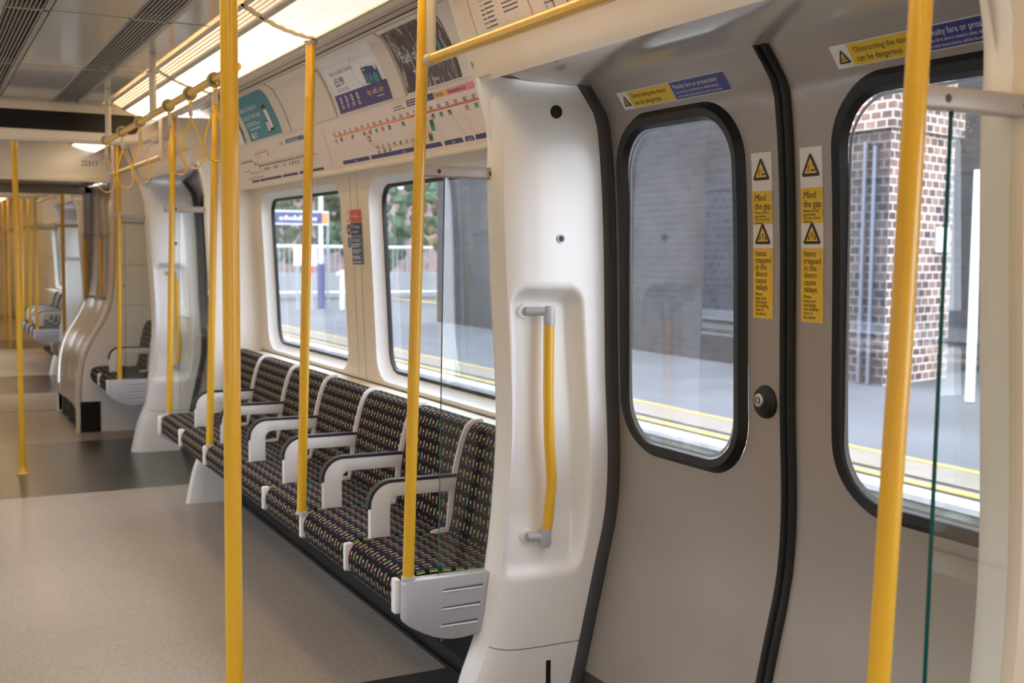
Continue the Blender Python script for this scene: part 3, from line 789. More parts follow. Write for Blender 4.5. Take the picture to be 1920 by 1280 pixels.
# right-hand side
A0,A1=pillars(Y_A0,Y_A1,.028); doorway(Y_A0,Y_A1,0)
B0,B1=pillars(Y_B0,Y_B1); doorway(Y_B0,Y_B1,1)
bay(Y_A1+.003,Y_B0-.003,WA,0)
bay(-2.4,Y_A0-.003,[(-2.15,-.85),(-.5,.81)],1); plainbay(Y_B1+.003,9.2)
mb=MB(); mb.grid(lambda i,j:(lerp(IX(lerp(0,1.87,i))+.004,IX(lerp(0,1.87,i))+.05,j),1.138,lerp(0,1.87,i)),30,1,0); mb.grid(lambda i,j:(IX(lerp(0,1.87,i))+.004,lerp(1.138,1.18,j),lerp(0,1.87,i)),30,1,0); mb.grid(lambda i,j:(lerp(IX(lerp(0,1.87,i))+.05,1.735,j),1.145,lerp(0,1.87,i)),30,1,0); struct(trim(),mb,['cream'])
# left-hand side mirrors the shell
MIR[0]=True
pillars(Y_A0,Y_A1); doorway(Y_A0,Y_A1,0); pillars(Y_B0,Y_B1); doorway(Y_B0,Y_B1,1)
bay(Y_A1+.003,Y_B0-.003,WA,0); bay(-2.4,Y_A0-.003,[(-2.15,-.85),(-.5,.81)],1); plainbay(Y_B1+.003,9.2); plainbay(10.62,11.82)
pillars(11.85,13.62); doorway(11.85,13.62,2); bay(13.65,17.17,[(13.9,15.2),(15.55,16.9)],2); plainbay(17.17,26)
MIR[0]=False
# unseen wall added behind the camera to keep the car dark
mb=MB(); mb.box((-.7,-2.46,0),(1.8,-2.41,2.2)); struct('wall_light_stop',mb,'cream',smooth=False)

p,dot,Yd=A1
dot(1.587,1.790,.0185,'speaker_hole','large black round hole near the top of the white pillar','dark',-.004,'speaker hole')
dot(1.607,1.441,.0125,'pillar_lock','small round metal lock in the white pillar above the handle','steel',-.004,'lock')
p,dot,Yd=B1
dot(1.587,1.790,.0185,'speaker_hole','black round hole high on the far doorway pillar','dark',-.004,'speaker hole')
dot(1.607,1.441,.0125,'pillar_lock','small round lock in the far doorway pillar above its handle','steel',-.004,'lock')
grab(Y_A1,1,'yellow grab handle with grey brackets in the recess of the nearest white pillar')
grab(Y_B1,1,'small distant yellow grab handle in the recess of the far doorway pillar',.03)
screen(Y_A1,1,'with grey end bracket beside the seat nearest the camera')
screen(Y_A0,-1,'with a teal edge at the right edge of the view')
screen(Y_B0,-1,'at the far end of the row of seats, beyond the last seat')
screen(Y_B1,1,'with grey bracket in front of the two far seats')

# ---- poles
pole([(1.181,2.869,.508),(1.221,2.869,2.068),(1.222,2.869,2.108)],'yellow pole rising from the grey bracket by the nearest seat')
pole([(1.164,3.794,.500),(1.203,3.794,2.097)],'yellow pole rising between the second and third seats')
pole([(1.187,5.287,.500),(1.232,5.287,2.104)],'yellow pole just left of the thick foreground pole, rising from the far seats')
pole([(1.217,6.378,.508),(1.257,6.378,2.110)],'yellow pole at the far end of the seat row, by the second doorway')
pole([(1.233,8.20,.508),(1.249,8.20,2.104)],'yellow pole on the bracket in front of the two far seats')
pole([(1.172,1.15,.508),(1.204,1.15,1.284),(1.218,1.15,1.746),(1.229,1.15,2.10)],'large yellow pole close to the camera at the right of the view')
pole([(.560,2.290,0),(.560,2.290,2.198)],'thickest yellow pole, standing floor to ceiling left of the seats',True,r=.0173)
pole([(.565,7.64,0),(.558,7.64,2.198)],'yellow pole with flared foot on the dark floor strip at the left',True,r=.0165)

# ---- door rails
def rail(y0,y1,label,x=1.20,z=1.897):
    t=thing('door_rail',(x,y0,z),label,'handrail')
    o=MB(); o.tube([(x,y0+.03,z),(x,y1-.09,z)],.0145,20); obj('yellow_rail',o,'yellow',t)
    for y,f in ((y0+.035,-1),(y1-.105,1)):
        o=MB(); o.tube([(x,y-.012,z),(x,y+.022,z)],.0165,20); o.tube([(x,y+.006,z),(x,y+.006,2.104)],.0125,18); st=obj('stanchion',o,'frame',t); st['label']='cream stanchion with end cap'
rail(Y_A0,Y_A1,'yellow handrail along the top of the nearest doorway')
rail(Y_B0,Y_B1,'distant yellow handrail across the top of the second doorway')

# ---- strap rail
t=thing('strap_rail',(.885,3.5,1.953),'yellow overhead rail that carries the hanging strap loops','handrail')
o=MB(); o.tube([(.885,3.52,1.955),(.885,6.255,1.945)],.0135,20); obj('yellow_rail',o,'yellow',t)
for y in (3.6,4.90,6.12):
    o=MB(); o.tube([(.885,y,1.953),(.885,y,2.198)],.0145,20); 
    for k in range(1): o.tube([(.885,y-.03,1.952),(.885,y+.03,1.952)],.0155,18)
    st=obj('stanchion',o,'frame',t); st['label']='cream stanchion'
    o=MB(); o.tube([(.885,y,2.118),(.885,y,2.124)],[.026,.024],22); obj('collar',o,'frame',st)
def strap(y,ang,lean,label,roll=0):
    t=thing('strap_loop',(.885,y,1.952),label,'hanging strap','strap loops on the overhead rail')
    ca,sa=math.cos(ang),math.sin(ang)
    o=MB(); n=20; o.ring([(.885+.019*math.cos(2*math.pi*k/n),y,1.952+.019*math.sin(2*math.pi*k/n)) for k in range(n)],.0065,8)
    o.ring([(.885+.019*math.cos(2*math.pi*k/n),y+.014,1.952+.019*math.sin(2*math.pi*k/n)) for k in range(n)],.0055,8); obj('rail_collar',o,'olive',t)
    def L(a,b): # local loop plane: a sideways, b down
        x=.885+a*ca+lean*b; yy=y+a*sa; return (x,yy,1.933-b)
    o=MB(); o.tube([L(-.006,-.004),L(-.002,.022)],.003,8); o.tube([L(.006,-.004),L(.002,.022)],.003,8); obj('link',o,'yellow',t)
    o=MB(); a=L(0,.022); b=L(0,.060); o.tube([a,b],[.0075,.0085],12); f=obj('ferrule',o,'frame',t)
    o=MB(); pts=[]
    for k in range(36):
        th=2*math.pi*k/36; v=(1-math.cos(th))/2
        pts.append(L(.058*math.sin(th)*(v**.75),.060+.185*v))
    o.ring(pts,.0032,8); 
    o2=o; obj('wire_loop',o2,'yellow',t)
    return t
strap(3.81,.35,.0,'strap loop half hidden behind the thick yellow pole')
strap(4.19,.2,.03,'strap loop hanging second from the camera, crossing its neighbour')
strap(4.58,.5,.16,'strap loop swung sideways, crossing the one nearer the camera')
strap(5.21,.3,.02,'strap loop hanging in the middle of the overhead rail')
strap(5.70,.4,.06,'strap loop second from the far end of the overhead rail')
strap(6.20,.2,.0,'strap loop at the far left end of the overhead rail')

# ---- seats
SEATX=1.36
def seat_proto(y0,label,group):
    W=.490; yc=y0+.25
    t=thing('train_seat',(SEATX,yc,.34),label,'seat',group)
    def loft(sec,yc,W,r,k=6,vscale=1):
        mb=MB(); n=len(sec)
        # outward normals
        nr=[]
        for i in range(n):
            a=sec[i-1]; b=sec[(i+1)%n]; dx,dz=b[0]-a[0],b[1]-a[1]; l=math.hypot(dx,dz) or 1; nr.append((-dz/l,dx/l))
        S=[0]
        for i in range(n): a=sec[i]; b=sec[(i+1)%n]; S.append(S[-1]+math.hypot(b[0]-a[0],b[1]-a[1]))
        rings=[]
        for j in range(k+1): ph=math.pi/2*j/k; rings.append((-W/2+r*(1-math.sin(ph)),r*(1-math.cos(ph))*-1 if False else r*(1-math.sin(ph))))
        ys=[]
        for j in range(k+1):
            ph=math.pi/2*j/k; ys.append((-W/2+r*(1-math.cos(ph)), r*(1-math.sin(ph))))
        mid=[(q,0) for q in (-.12,0,.12)]
        ys=ys+mid+[(-y,i) for y,i in ys[::-1]]
        vs=[];uv=[]
        for y,ins in ys:
            au=(W/2+.57*r+y) if abs(y)<W/2-r+1e-6 else (( (W/2-abs(y)) and 0)+ (r*(math.pi/2)*(0 if abs(y)>=W/2 else math.acos(max(-1,min(1,1-(W/2-abs(y))/r)))/(math.pi/2))) )
            if y>W/2-r+1e-6: au=W+1.14*r-au
            for i in range(n+1):
                p=sec[i%n]; q=nr[i%n]; vs.append((p[0]-q[0]*ins,yc+y,p[1]-q[1]*ins)); uv.append((au,S[i]))
        m=len(ys); fs=[(a*(n+1)+i,a*(n+1)+i+1,(a+1)*(n+1)+i+1,(a+1)*(n+1)+i) for a in range(m-1) for i in range(n)]
        mb.add(vs,fs,0,uv)
        mb.add([v for v in vs[:n]],[tuple(range(n))[::-1]],0,[(0.001,0)]*n); mb.add(vs[(m-1)*(n+1):(m-1)*(n+1)+n],[tuple(range(n))],0,[(0.001,0)]*n)
        return mb
    def smooth(pts,k=4):
        out=[];n=len(pts)
        for i in range(n):
            p0,p1,p2,p3=pts[i-1],pts[i],pts[(i+1)%n],pts[(i+2)%n]
            for j in range(k):
                t=j/k
                out.append(tuple(.5*((2*p1[d])+(-p0[d]+p2[d])*t+(2*p0[d]-5*p1[d]+4*p2[d]-p3[d])*t*t+(-p0[d]+3*p1[d]-3*p2[d]+p3[d])*t**3) for d in (0,1)))
        return out
    cs=[(1.56,.385),(1.40,.375),(1.245,.372),(1.205,.378),(1.178,.405),(1.166,.445),(1.174,.482),(1.205,.503),(1.27,.510),(1.36,.505),(1.45,.498),(1.56,.497)][::-1]
    cs=cs[::-1]
    obj('seat_cushion',loft(smooth(cs,3),yc,W,.016),'fabric',t,ang=70)
    bs=[(1.512,.480),(1.520,.56),(1.528,.64),(1.542,.72),(1.560,.79),(1.578,.832),(1.598,.850),(1.622,.850),(1.640,.835),(1.640,.70),(1.64,.48)]
    bs=bs
    m=loft(smooth(bs,3),yc,W,.016)
    obj('backrest',m,'fabric',t,ang=70)
    o=MB(); o.prism([(1.27,.380),(1.34,.350),(1.56,.335),(1.66,.34),(1.66,.48),(1.5,.40),(1.28,.388)],yc-.245,yc+.245); obj('seat_shell',o,'plinth',t)
    return t
def divider(t,y):
    # white moulding at the seat boundary: back strip, base strip and front cap
    o=MB(); q=[(1.502,.497),(1.508,.57),(1.517,.65),(1.532,.73),(1.551,.80),(1.570,.842),(1.594,.860),(1.63,.861),(1.64,.84),(1.60,.82),(1.56,.72),(1.535,.55),(1.53,.50)]
    o.prism(q,y-.0042,y+.0042,0)
    o.prism([(1.45,.499),(1.53,.499),(1.53,.512),(1.49,.513),(1.45,.506)],y-.0045,y+.0045,0)
    obj('divider_strip',o,'arm',t,ang=50)
    o=MB(); o.box((1.157,y-.011,.412),(1.185,y+.011,.500),0,.006); obj('front_cap',o,'arm',t)
def armrest(t,y):
    W=.015
    def arc(cx,cz,r,a0,a1,n=10): return [(cx+r*math.cos(math.radians(lerp(a0,a1,k/n))),cz+r*math.sin(math.radians(lerp(a0,a1,k/n)))) for k in range(n+1)]
    outer=[(1.240,.500)]+arc(1.312,.607,.072,180,90)+[(1.535,.679)]
    inner=[(1.535,.634)]+arc(1.338,.602,.032,90,180)[0:]+[(1.306,.500)]
    o=MB(); bm=bmesh.new(); pts=outer+inner
    vs=[bm.verts.new((x,y-W,z)) for x,z in pts]; f=bm.faces.new(vs)
    r=bmesh.ops.extrude_face_region(bm,geom=[f]); bmesh.ops.translate(bm,verts=[v for v in r['geom'] if isinstance(v,bmesh.types.BMVert)],vec=(0,2*W,0)); bmesh.ops.recalc_face_normals(bm,faces=bm.faces)
    ed=[e for e in bm.edges if abs(e.verts[0].co.y-e.verts[1].co.y)<1e-6]
    bmesh.ops.bevel(bm,geom=ed,offset=.003,segments=2,affect='EDGES',profile=.5)
    o.frombm(bm); a=obj('armrest',o,'arm',t,ang=40); a['label']='white armrest'
    po=[(1.231,.600)]+arc(1.312,.607,.081,180,90)+[(1.535,.688)]; pi=[(1.535,.678)]+arc(1.312,.607,.071,90,180)+[(1.241,.600)]
    o=MB(); o.prism(po+pi,y-W-.001,y+W+.001); b=obj('arm_pad',o,'armpad',a,ang=40); b['label']='black worn pad'
PITCHY=.5
BND=[2.906,3.333,3.794,4.277,4.780,5.290,5.840,6.372]   # the seat boundaries along the wall
SEATG='patterned seats along the right-hand wall'
labs=['black patterned seat nearest the camera, beside the glass screen and grey bracket',
 'second black patterned seat from the camera, with the full armrest on each side',
 'third black patterned seat, just beyond the second yellow pole',
 'fourth black patterned seat, in the middle of the row of seven',
 'fifth black patterned seat, right beside the thick foreground pole',
 'sixth black patterned seat, second from the far end of the row',
 'seventh black patterned seat at the far end of the row, below the cream end wall']
s0=seat_proto(0,labs[0],SEATG); divider(s0,.5); armrest(s0,.5)
def put(t,ya,yb): t.location.y=(ya+yb)/2; t.scale.y=(yb-ya)/.5
SE=[s0]
for k in range(1,6): SE.append(copytree(s0,(0,0,0),labs[k]))
SE.append(seat_proto(0,labs[6],SEATG))
f1=copytree(s0,(0,0,0),'distant patterned seat with the grey bracket in front of it, second doorway','the two distant seats by the gangway')
f2=copytree(SE[6],(0,0,0),'farthest seat in this car, against the end wall by the gangway','the two distant seats by the gangway')
for k in range(7): put(SE[k],BND[k],BND[k+1])
put(f1,8.225,8.71); put(f2,8.71,9.19)

# ---- seat plinths
def plinth(y0,y1,label):
    t=thing('under_seat_panel',(1.575,y0,0),label,'seat plinth')
    o=MB(); o.prism([(1.570,.0),(1.572,.03),(1.585,.05),(1.585,.345),(1.72,.345),(1.72,0)],y0,y1); obj('kick_panel',o,'plinth',t,ang=20)
    o=MB(); o.tube([(1.566,y0,.006),(1.566,y1,.006)],.009,10); obj('floor_cove',o,'rubber',t)
    o=MB(); n=int((y1-y0)/.24)
    for k in range(n):
        y=y0+.12+k*(y1-y0-.2)/max(1,n-1); o.tube([(1.5845,y,.062),(1.5825,y,.062)],[.0045,.003],10)
    obj('screws',o,'chrome',t)
plinth(2.93,6.35,'long black plinth under the row of seven seats')
plinth(8.24,9.18,'short black plinth under the two far seats')

# ---- end wall and gangway
EX=prof([(0,1.07),(.136,1.073),(.291,1.074),(.42,1.082),(.535,1.100),(.62,1.127),(.696,1.162),(.78,1.213),(.856,1.257),(.93,1.29),(1.019,1.312),(1.16,1.328),(1.344,1.337),(1.669,1.345),(1.92,1.345)])
def endwall(y,yb,s):
    mb=MB()
    for f in (lambda x:x, lambda x:2*CX-x):
        fl=(f(1)!=1)
        mb.grid(lambda i,j:(f(lerp(EX(lerp(0,1.93,i)),1.74,j)),y,lerp(0,1.93,i)),50,1,0,flip=not fl if s>0 else fl)
        mb.grid(lambda i,j:(f(EX(lerp(0,1.93,i))),lerp(y,yb,j),lerp(0,1.93,i)),50,1,0,flip=fl if s>0 else not fl)
        # white lip that follows the opening
        def lip(i,j):
            z=lerp(.0,1.93,i); return (f(EX(z)+.020*(1-j)),y-.006*s,z)
        mb.grid(lip,50,1,1,flip=not fl)
        mb.grid(lambda i,j:(f(EX(lerp(.0,1.93,i))+.026*(1 if f(1)==1 else 1)),y-.0015*s,lerp(0,1.93,i)) if j==0 else (f(EX(lerp(.0,1.93,i))+.029),y-.0015*s,lerp(0,1.93,i)),50,1,2)
    mb.box((2*CX-1.74,min(y,yb),1.93),(1.74,max(y,yb),2.26),0)
    mb.box((2*CX-1.345,min(y,yb)-.01,1.900),(1.345,max(y,yb),1.945),0,.004)
    # lower black part
    mb.box((1.085,min(y,yb)-.004 if s>0 else y,0),(1.24,max(y,yb),.235),2)
    struct('wall_end',mb,['white','cream','plinth'],ang=40)  # end wall takes the paler copy to stand in for daylight
endwall(9.20,9.30,1); endwall(10.62,10.50,-1)
# access panel lines on the end wall
def ewall(u,v,off): return (1.335+u,9.199-off,v)
d=Decal(ewall,.0008)
def outl(pts,m='olive',w_=.003): d.line(pts+[pts[0]],w_,m)
d.line([(.095,.25),(.10,1.62)],.003,'olive'); 
pp=[(lerp(.045,.045,0),z) for z in ()]
outl([(.06,.97),(.045,.985),(.045,1.26),(.06,1.275),(.325,1.275),(.325,.97)])
d.line([(.012,1.60),(.33,1.60)],.02,'frame'); d.disc(.095,1.12,.010,'steel')
d.build('access_panel'); tag(bpy.data.objects['access_panel'],'cream access panel with rounded corner and lock in the end wall','access panel')
d=Decal(lambda u,v,off:(u,9.199-off,v),.001); d.text('22317',1.13,2.020,.055,'black',sx=.9); d.build('car_number')
tag(bpy.data.objects['car_number'],'car number 22317 on the cream panel above the gangway','car number')
# gangway liner
t=thing('gangway_liner',(1.1,9.9,0),'ribbed silver gangway lining that bulges towards the aisle at knee height','gangway lining')
for nm,ff in (('side_lining',lambda x:x),('side_lining',lambda x:2*CX-x)):
    o=MB()
    def gl(i,j):
        z=lerp(.16,1.93,i); y=lerp(9.27,10.535,j); rib=.010*abs(math.sin(j*math.pi*3))**.5
        return (ff(EX(z)+.012-rib+ .020*math.sin(math.pi*j)),y,z)
    o.grid(gl,60,36,0,flip=(ff(1)!=1))
    obj(nm,o,'silver',t,ang=60)
    o=MB(); o.grid(lambda i,j:(ff(EX(.16)+.03-.014*abs(math.sin(j*math.pi*3))),lerp(9.27,10.535,j),lerp(0,.16,i)),1,24,0); obj('skirt',o,'plinth',t)
o=MB(); o.grid(lambda i,j:(lerp(2*CX-1.35,1.35,i),lerp(9.3,10.5,j),1.935-.006*abs(math.sin(j*math.pi*3))),1,18,0); obj('roof_lining',o,'silver',t)
o=MB(); o.box((1.098,9.33,.44),(1.103,9.37,.475)); a=obj('marker_light',o,'glow_white',t); a['label']='white marker lights'
o.box((1.098,10.40,.44),(1.103,10.43,.47)); 
o=MB(); o.box((1.150,9.29,.655),(1.158,9.34,.668)); a=obj('marker_light',o,'glow_red',t); a['label']='red marker light'
# uprights: portal frame behind gangway
for k,(x,y,z0,z1,lab) in enumerate(((1.285,9.40,1.02,1.50,'yellow upright handle nearer the camera on the gangway side'),(1.275,10.20,1.00,1.52,'yellow upright handle at the far side of the gangway'))):
    t=thing('upright_handrail',(x,y,z0),lab,'grab handle')
    o=MB(); o.tube([(x,y,z0+.01),(x,y,z1-.01)],.016,16); obj('yellow_grip',o,'yellow',t)
    for z in (z0,z1):
        o=MB(); o.tube([(x,y,z-.02 if z==z0 else z-.03),(x,y,z+.02)],.018,14); o.tube([(x,y,z),(x+.07,y,z)],.011,12); obj('bracket',o,'taupe',t)
mb=MB(); mb.box((1.30,10.44,.9),(1.40,10.52,1.93),0,.01); mb.box((2*CX-1.40,10.44,1.86),(1.40,10.52,1.93),0,.01); struct(trim(),mb,['taupe'])

# ---- bulkhead beam with the display
t=thing('display_beam',(.56,6.80,1.97),'cream ceiling beam with a long black display across the car','ceiling beam')
o=MB()
def beam(i,j):
    x=lerp(-.14,1.26,i); e=max(0,(x-1.06)/.20); e2=max(0,(.06-x)/.20); q=max(e,e2)
    zb=1.978+.05*q**2.2; zt=2.20
    P=[(6.84,zb+.02),(6.80,zb),(6.765,zb+.004),(6.750,zb+.02),(6.745,zt-.02),(6.76,zt)]
    k=j*5; a=min(int(k),4); tt=k-a; return (x,lerp(P[a][0],P[a+1][0],tt),lerp(P[a][1],P[a+1][1],tt))
o.grid(beam,40,10,0); o.box((-.14,6.77,2.04),(1.25,6.9,2.2)); obj('housing',o,'cream',t,ang=40)
o=MB()
bm=bmesh.new(); pts=rrect(-.02,1.135,2.040,2.142,.035); f=bm.faces.new([bm.verts.new((x,6.742,z)) for x,z in pts]); o.frombm(bm); obj('display_glass',o,'screen',t)
o=MB(); o.tube([(1.20,6.765,2.02),(1.27,6.775,2.06),(1.31,6.78,2.13)],[.035,.05,.06],14); obj('end_fairing',o,'cream',t)

# ================================================================ next car (beyond the gangway)
ceiling(10.62,26,(12.0,14.0,16.0,18.5),((10.9,12.8),(13.7,15.4),(15.42,17.2),(17.3,19.2),(19.3,21.2),(21.3,23.2),(23.3,25.2)),idx=2)
t2=copytree(t,(0,6.4,-.06),'far ceiling beam with black display in the next car')
pillars(11.85,13.62); doorway(11.85,13.62,2); plainbay(17.17,26)
bay(13.65,17.17,[(13.9,15.2),(15.55,16.9)],2); plainbay(10.62,11.82)
screen(13.62,1,'in the next car, beige panel facing the gangway')
screen(11.85,-1,'in the next car just past the gangway')
c=copytree(s0,(0,0,0),'seat just inside the next car, past the gangway','seats in the next car'); put(c,10.75,11.25)
for k in range(4):
  c=copytree(s0,(0,0,0),['seat behind the beige panel in the next car','second seat behind the beige panel in the next car','third seat behind the beige panel in the next car','fourth seat along in the next car'][k],'seats in the next car'); put(c,13.645+.5*k,14.145+.5*k)
plinth(13.7,17.1,'black seat plinth in the next car')
for (y,lab) in ((11.05,'yellow pole just inside the next car by the gangway'),(13.66,'first yellow pole of the cluster in the next car'),(14.5,'second yellow pole of the cluster in the next car'),(15.45,'third yellow pole of the cluster in the next car'),(17.75,'distant yellow pole at the far left of the cluster'),(18.8,'farthest yellow pole at the left edge of the view')):
    pole([(1.19,y,.50 if y<17 else 0),(1.195,y,2.10)],lab)
rail(11.85,13.62,'yellow door rail in the next car')
mb=MB(); mb.box((-.7,26,0),(1.8,26.05,2.2)); struct('wall_far',mb,'white',smooth=False)

# labels for lights and vents
seen={}
def place(y):
    return 'over the camera' if y<1.6 else ('over the nearest doorway' if y<2.6 else ('over the nearest seats' if y<3.78 else ('over the middle seats' if y<5.0 else ('over the far seats' if y<6.7 else ('beyond the display beam' if y<7.9 else ('close to the gangway' if y<10 else 'in the next car'))))))
for lst,nm in ((VENTS,'slatted ceiling vent'),(LAMPS,'glowing ceiling light panel')):
    cnt={}
    for t,sd_,a,idx in lst:
        L='%s %s, %s row'%(nm,place(a),sd_)
        cnt.setdefault(L,[]).append(t)
    for L,ts in cnt.items():
        for t in ts:
            t['label']=L
            if len(ts)>1: t['group']=L

# ================================================================ notices on doors and walls
DS=Surf(DX,.9,1.868); BS=Surf(BX,1.745,2.146); WS=Surf(WX,.85,1.74); VS=Surf(IX,1.86,2.11)
def tri(d,cx,base,w,kind):
    h=w*.866; r=w*.08
    def T(w_,h_,b): 
        return [(cx-w_/2,b),(cx+w_/2,b),(cx,b+h_)]
    d.poly([(cx-w/2+r,base),(cx+w/2-r,base),(cx+w/2-r*.25,base+r*.9),(cx+r*.6,base+h-r*.4),(cx-r*.6,base+h-r*.4),(cx-w/2+r*.25,base+r*.9)],'black',.0004)
    wi=w*.66; hi=wi*.866; d.poly(T(wi,hi,base+w*.115),'pyellow',.0006)
    if kind==0:   # figure and train
        d.rect(cx+.02*w,base+.19*w,cx+.25*w,base+.25*w,'black',.0008); d.line([(cx+.04*w,base+.25*w),(cx+.05*w,base+.38*w),(cx+.13*w,base+.45*w),(cx+.2*w,base+.36*w)],.02*w,'black',.0008)
        d.disc(cx-.07*w,base+.42*w,.025*w,'black',.0008); d.line([(cx-.08*w,base+.39*w),(cx-.12*w,base+.29*w),(cx-.06*w,base+.22*w),(cx-.11*w,base+.15*w)],.025*w,'black',.0008); d.line([(cx-.12*w,base+.29*w),(cx-.17*w,base+.2*w)],.025*w,'black',.0008); d.line([(cx-.17*w,base+.34*w),(cx-.03*w,base+.34*w)],.02*w,'black',.0008)
    else:
        for sg in (-1,1):
            d.rect(cx+sg*.17*w-.055*w,base+.16*w,cx+sg*.17*w+.055*w,base+.30*w,'black',.0008); d.rect(cx+sg*.17*w-.02*w,base+.2*w,cx+sg*.17*w+.02*w,base+.25*w,'pyellow',.001)
            d.line([(cx+sg*.115*w,base+.30*w),(cx+sg*.115*w,base+.44*w)],.018*w,'black',.0008)
        d.disc(cx,base+.43*w,.022*w,'black',.0008); d.line([(cx,base+.42*w),(cx,base+.27*w)],.045*w,'black',.0008); d.line([(cx-.02*w,base+.28*w),(cx-.02*w,base+.17*w)],.018*w,'black',.0008); d.line([(cx+.02*w,base+.28*w),(cx+.02*w,base+.17*w)],.018*w,'black',.0008); d.line([(cx-.06*w,base+.30*w),(cx-.05*w,base+.39*w),(cx+.05*w,base+.39*w),(cx+.06*w,base+.30*w)],.016*w,'black',.0008)
def plate(name,fn,w,h,mats,label,cat,draw,r=.004,split=True):
    d=Decal(fn,.0008); d.poly([(u,v) for u,v in rrect(0,w,0,h,r,4)] if h<.06 else [], 'pwhite') if False else None
    n=max(1,int(h/.015)); 
    d.rect(0,0,w,h,mats,0,n); b=d.build(name); tag(b,label,cat)
    e=Decal(fn,.0014); draw(e); e.build('printing',b)
    return b
def top_sticker(y,label):
    W,H=.497,.053; s0_=DS.sat(1.793); f0=side(DS,y,s0_)
    fn=lambda u,v,off: f0(u*.94,v,off)
    def dr(e):
        e.rect(.052,.002,.256,H-.002,'pyellow',0,3); e.rect(.259,.002,W-.002,H-.002,'pblue',0,3)
        tri(e,.029,.010,.036,1)
        e.text('Obstructing the doors',.066,.030,.0190,'black',sx=.97); e.text('can be dangerous',.066,.010,.0190,'black',sx=.97)
        e.text('Penalty fare or prosecution',.268,.031,.0185,'pwhite',sx=.93)
        e.text('If you fail to show on demand a ticket, validated smartcard',.268,.018,.0100,'pwhite',sx=.79); e.text('or other travel authority valid for the whole of your journey',.268,.0065,.0100,'pwhite',sx=.79)
    plate('door_sticker',fn,W,H,'pwhite',label,'sticker',dr)
top_sticker(2.683,'yellow and blue sticker above the whole door window')
top_sticker(1.862,'yellow and blue sticker above the right-hand door window, partly behind the pole')
def tall_sticker(y,label):
    W,H=.072,.390; fn=side(DS,y,DS.sat(1.251))
    def dr(e):
        e.rect(.001,.001,W-.001,.166,'pyellow',0,8); e.rect(.001,.222,W-.001,.332 if False else .3005,'pyellow',0,5)
        tri(e,W/2-.001,.3135+.012,.060,0); tri(e,W/2,.1755,.058,1)
        e.text('Mind',.010,.2775,.0225,'black',sx=.9); e.text('the gap',.010,.2575,.0225,'black',sx=.86)
        for k,s_ in enumerate(('Please mind the','gap between','the train and the','platform')): e.text(s_,.010,.2465-.0078*k,.0090,'black',sx=.86)
        for k,s_ in enumerate(('Items','trapped','in the','doors','cause','delays')): e.text(s_,.010,.1475-.0160*k,.0200,'black',sx=.88)
        for k,s_ in enumerate(('Please','keep your','belongings','and clothing','clear of','the doors')): e.text(s_,.010,.0540-.0093*k,.0112,'black',sx=.86)
    plate('door_sticker',fn,W,H,'pwhite',label,'sticker',dr)
tall_sticker(2.176,'tall yellow and white warning sticker left of the door seam')
tall_sticker(2.008,'tall yellow and white warning sticker right of the door seam')
# door release lock
x=DX(1.052); t=thing('door_lock',(x,2.130,1.052),'round black lock boss with a steel centre on the door','lock')
o=MB(); o.tube([(x+.004,2.130,1.052),(x-.004,2.130,1.052),(x-.010,2.130,1.052),(x-.014,2.130,1.052)],[.040,.040,.035,.026],40); obj('boss',o,'rubber',t)
o=MB(); o.tube([(x-.014,2.133,1.056),(x-.021,2.133,1.056),(x-.023,2.133,1.056)],[.0165,.016,.0135],28); obj('steel_centre',o,'chrome',t)
o=MB()
for sg in (-1,1):
    q=[(2.133+sg*.0035,1.0635),(2.133+sg*.0085,1.056),(2.133+sg*.0035,1.0485)]
    o.tube([(x-.0235,a,b) for a,b in q],.0014,6)
obj('key_slot',o,'black',t)

# notice on the wall between the windows
fn=side(WS,4.815,WS.sat(1.342))
def dr(e):
    X0=.052
    e.rect(X0,.183,.192,.236,'pred',0,4); e.rect(X0,.124,.192,.181,'pnavy',0,4); e.rect(X0,.002,.192,.122,'pmidblue',0,8)
    e.text('No smoking',X0+.007,.203,.022,'pwhite',sx=.85); e.text('CCTV cameras',X0+.007,.157,.020,'pwhite',sx=.85); e.text('in operation',X0+.007,.137,.020,'pwhite',sx=.85); e.text('In an emergency',X0+.007,.101,.0185,'pwhite',sx=.8)
    for k,v in enumerate((.086,.077,.060,.051,.034,.026,.010)): barcode(e,X0+.010,v,.11,.0045,'pwhite',1,seed=k)
    for v,c in ((.210,'pwhite'),(.152,'pnavy'),(.096,'pmidblue')):
        e.disc(.026,v,.024,'pred' if c=='pwhite' else c,.0003); e.disc(.026,v,.019 if c=='pwhite' else .001,'pwhite' if c=='pwhite' else c,.0005)
    e.line([(.012,.222),(.040,.198)],.004,'pred',.0007); e.line([(.016,.146),(.034,.160)],.008,'pwhite',.0007); e.disc(.036,.145,.005,'pwhite',.0007); e.line([(.026,.086),(.026,.108)],.006,'pwhite',.0007)
plate('wall_notice',fn,.194,.238,'cream','red and blue notice on the cream pillar between the two windows','notice',dr)

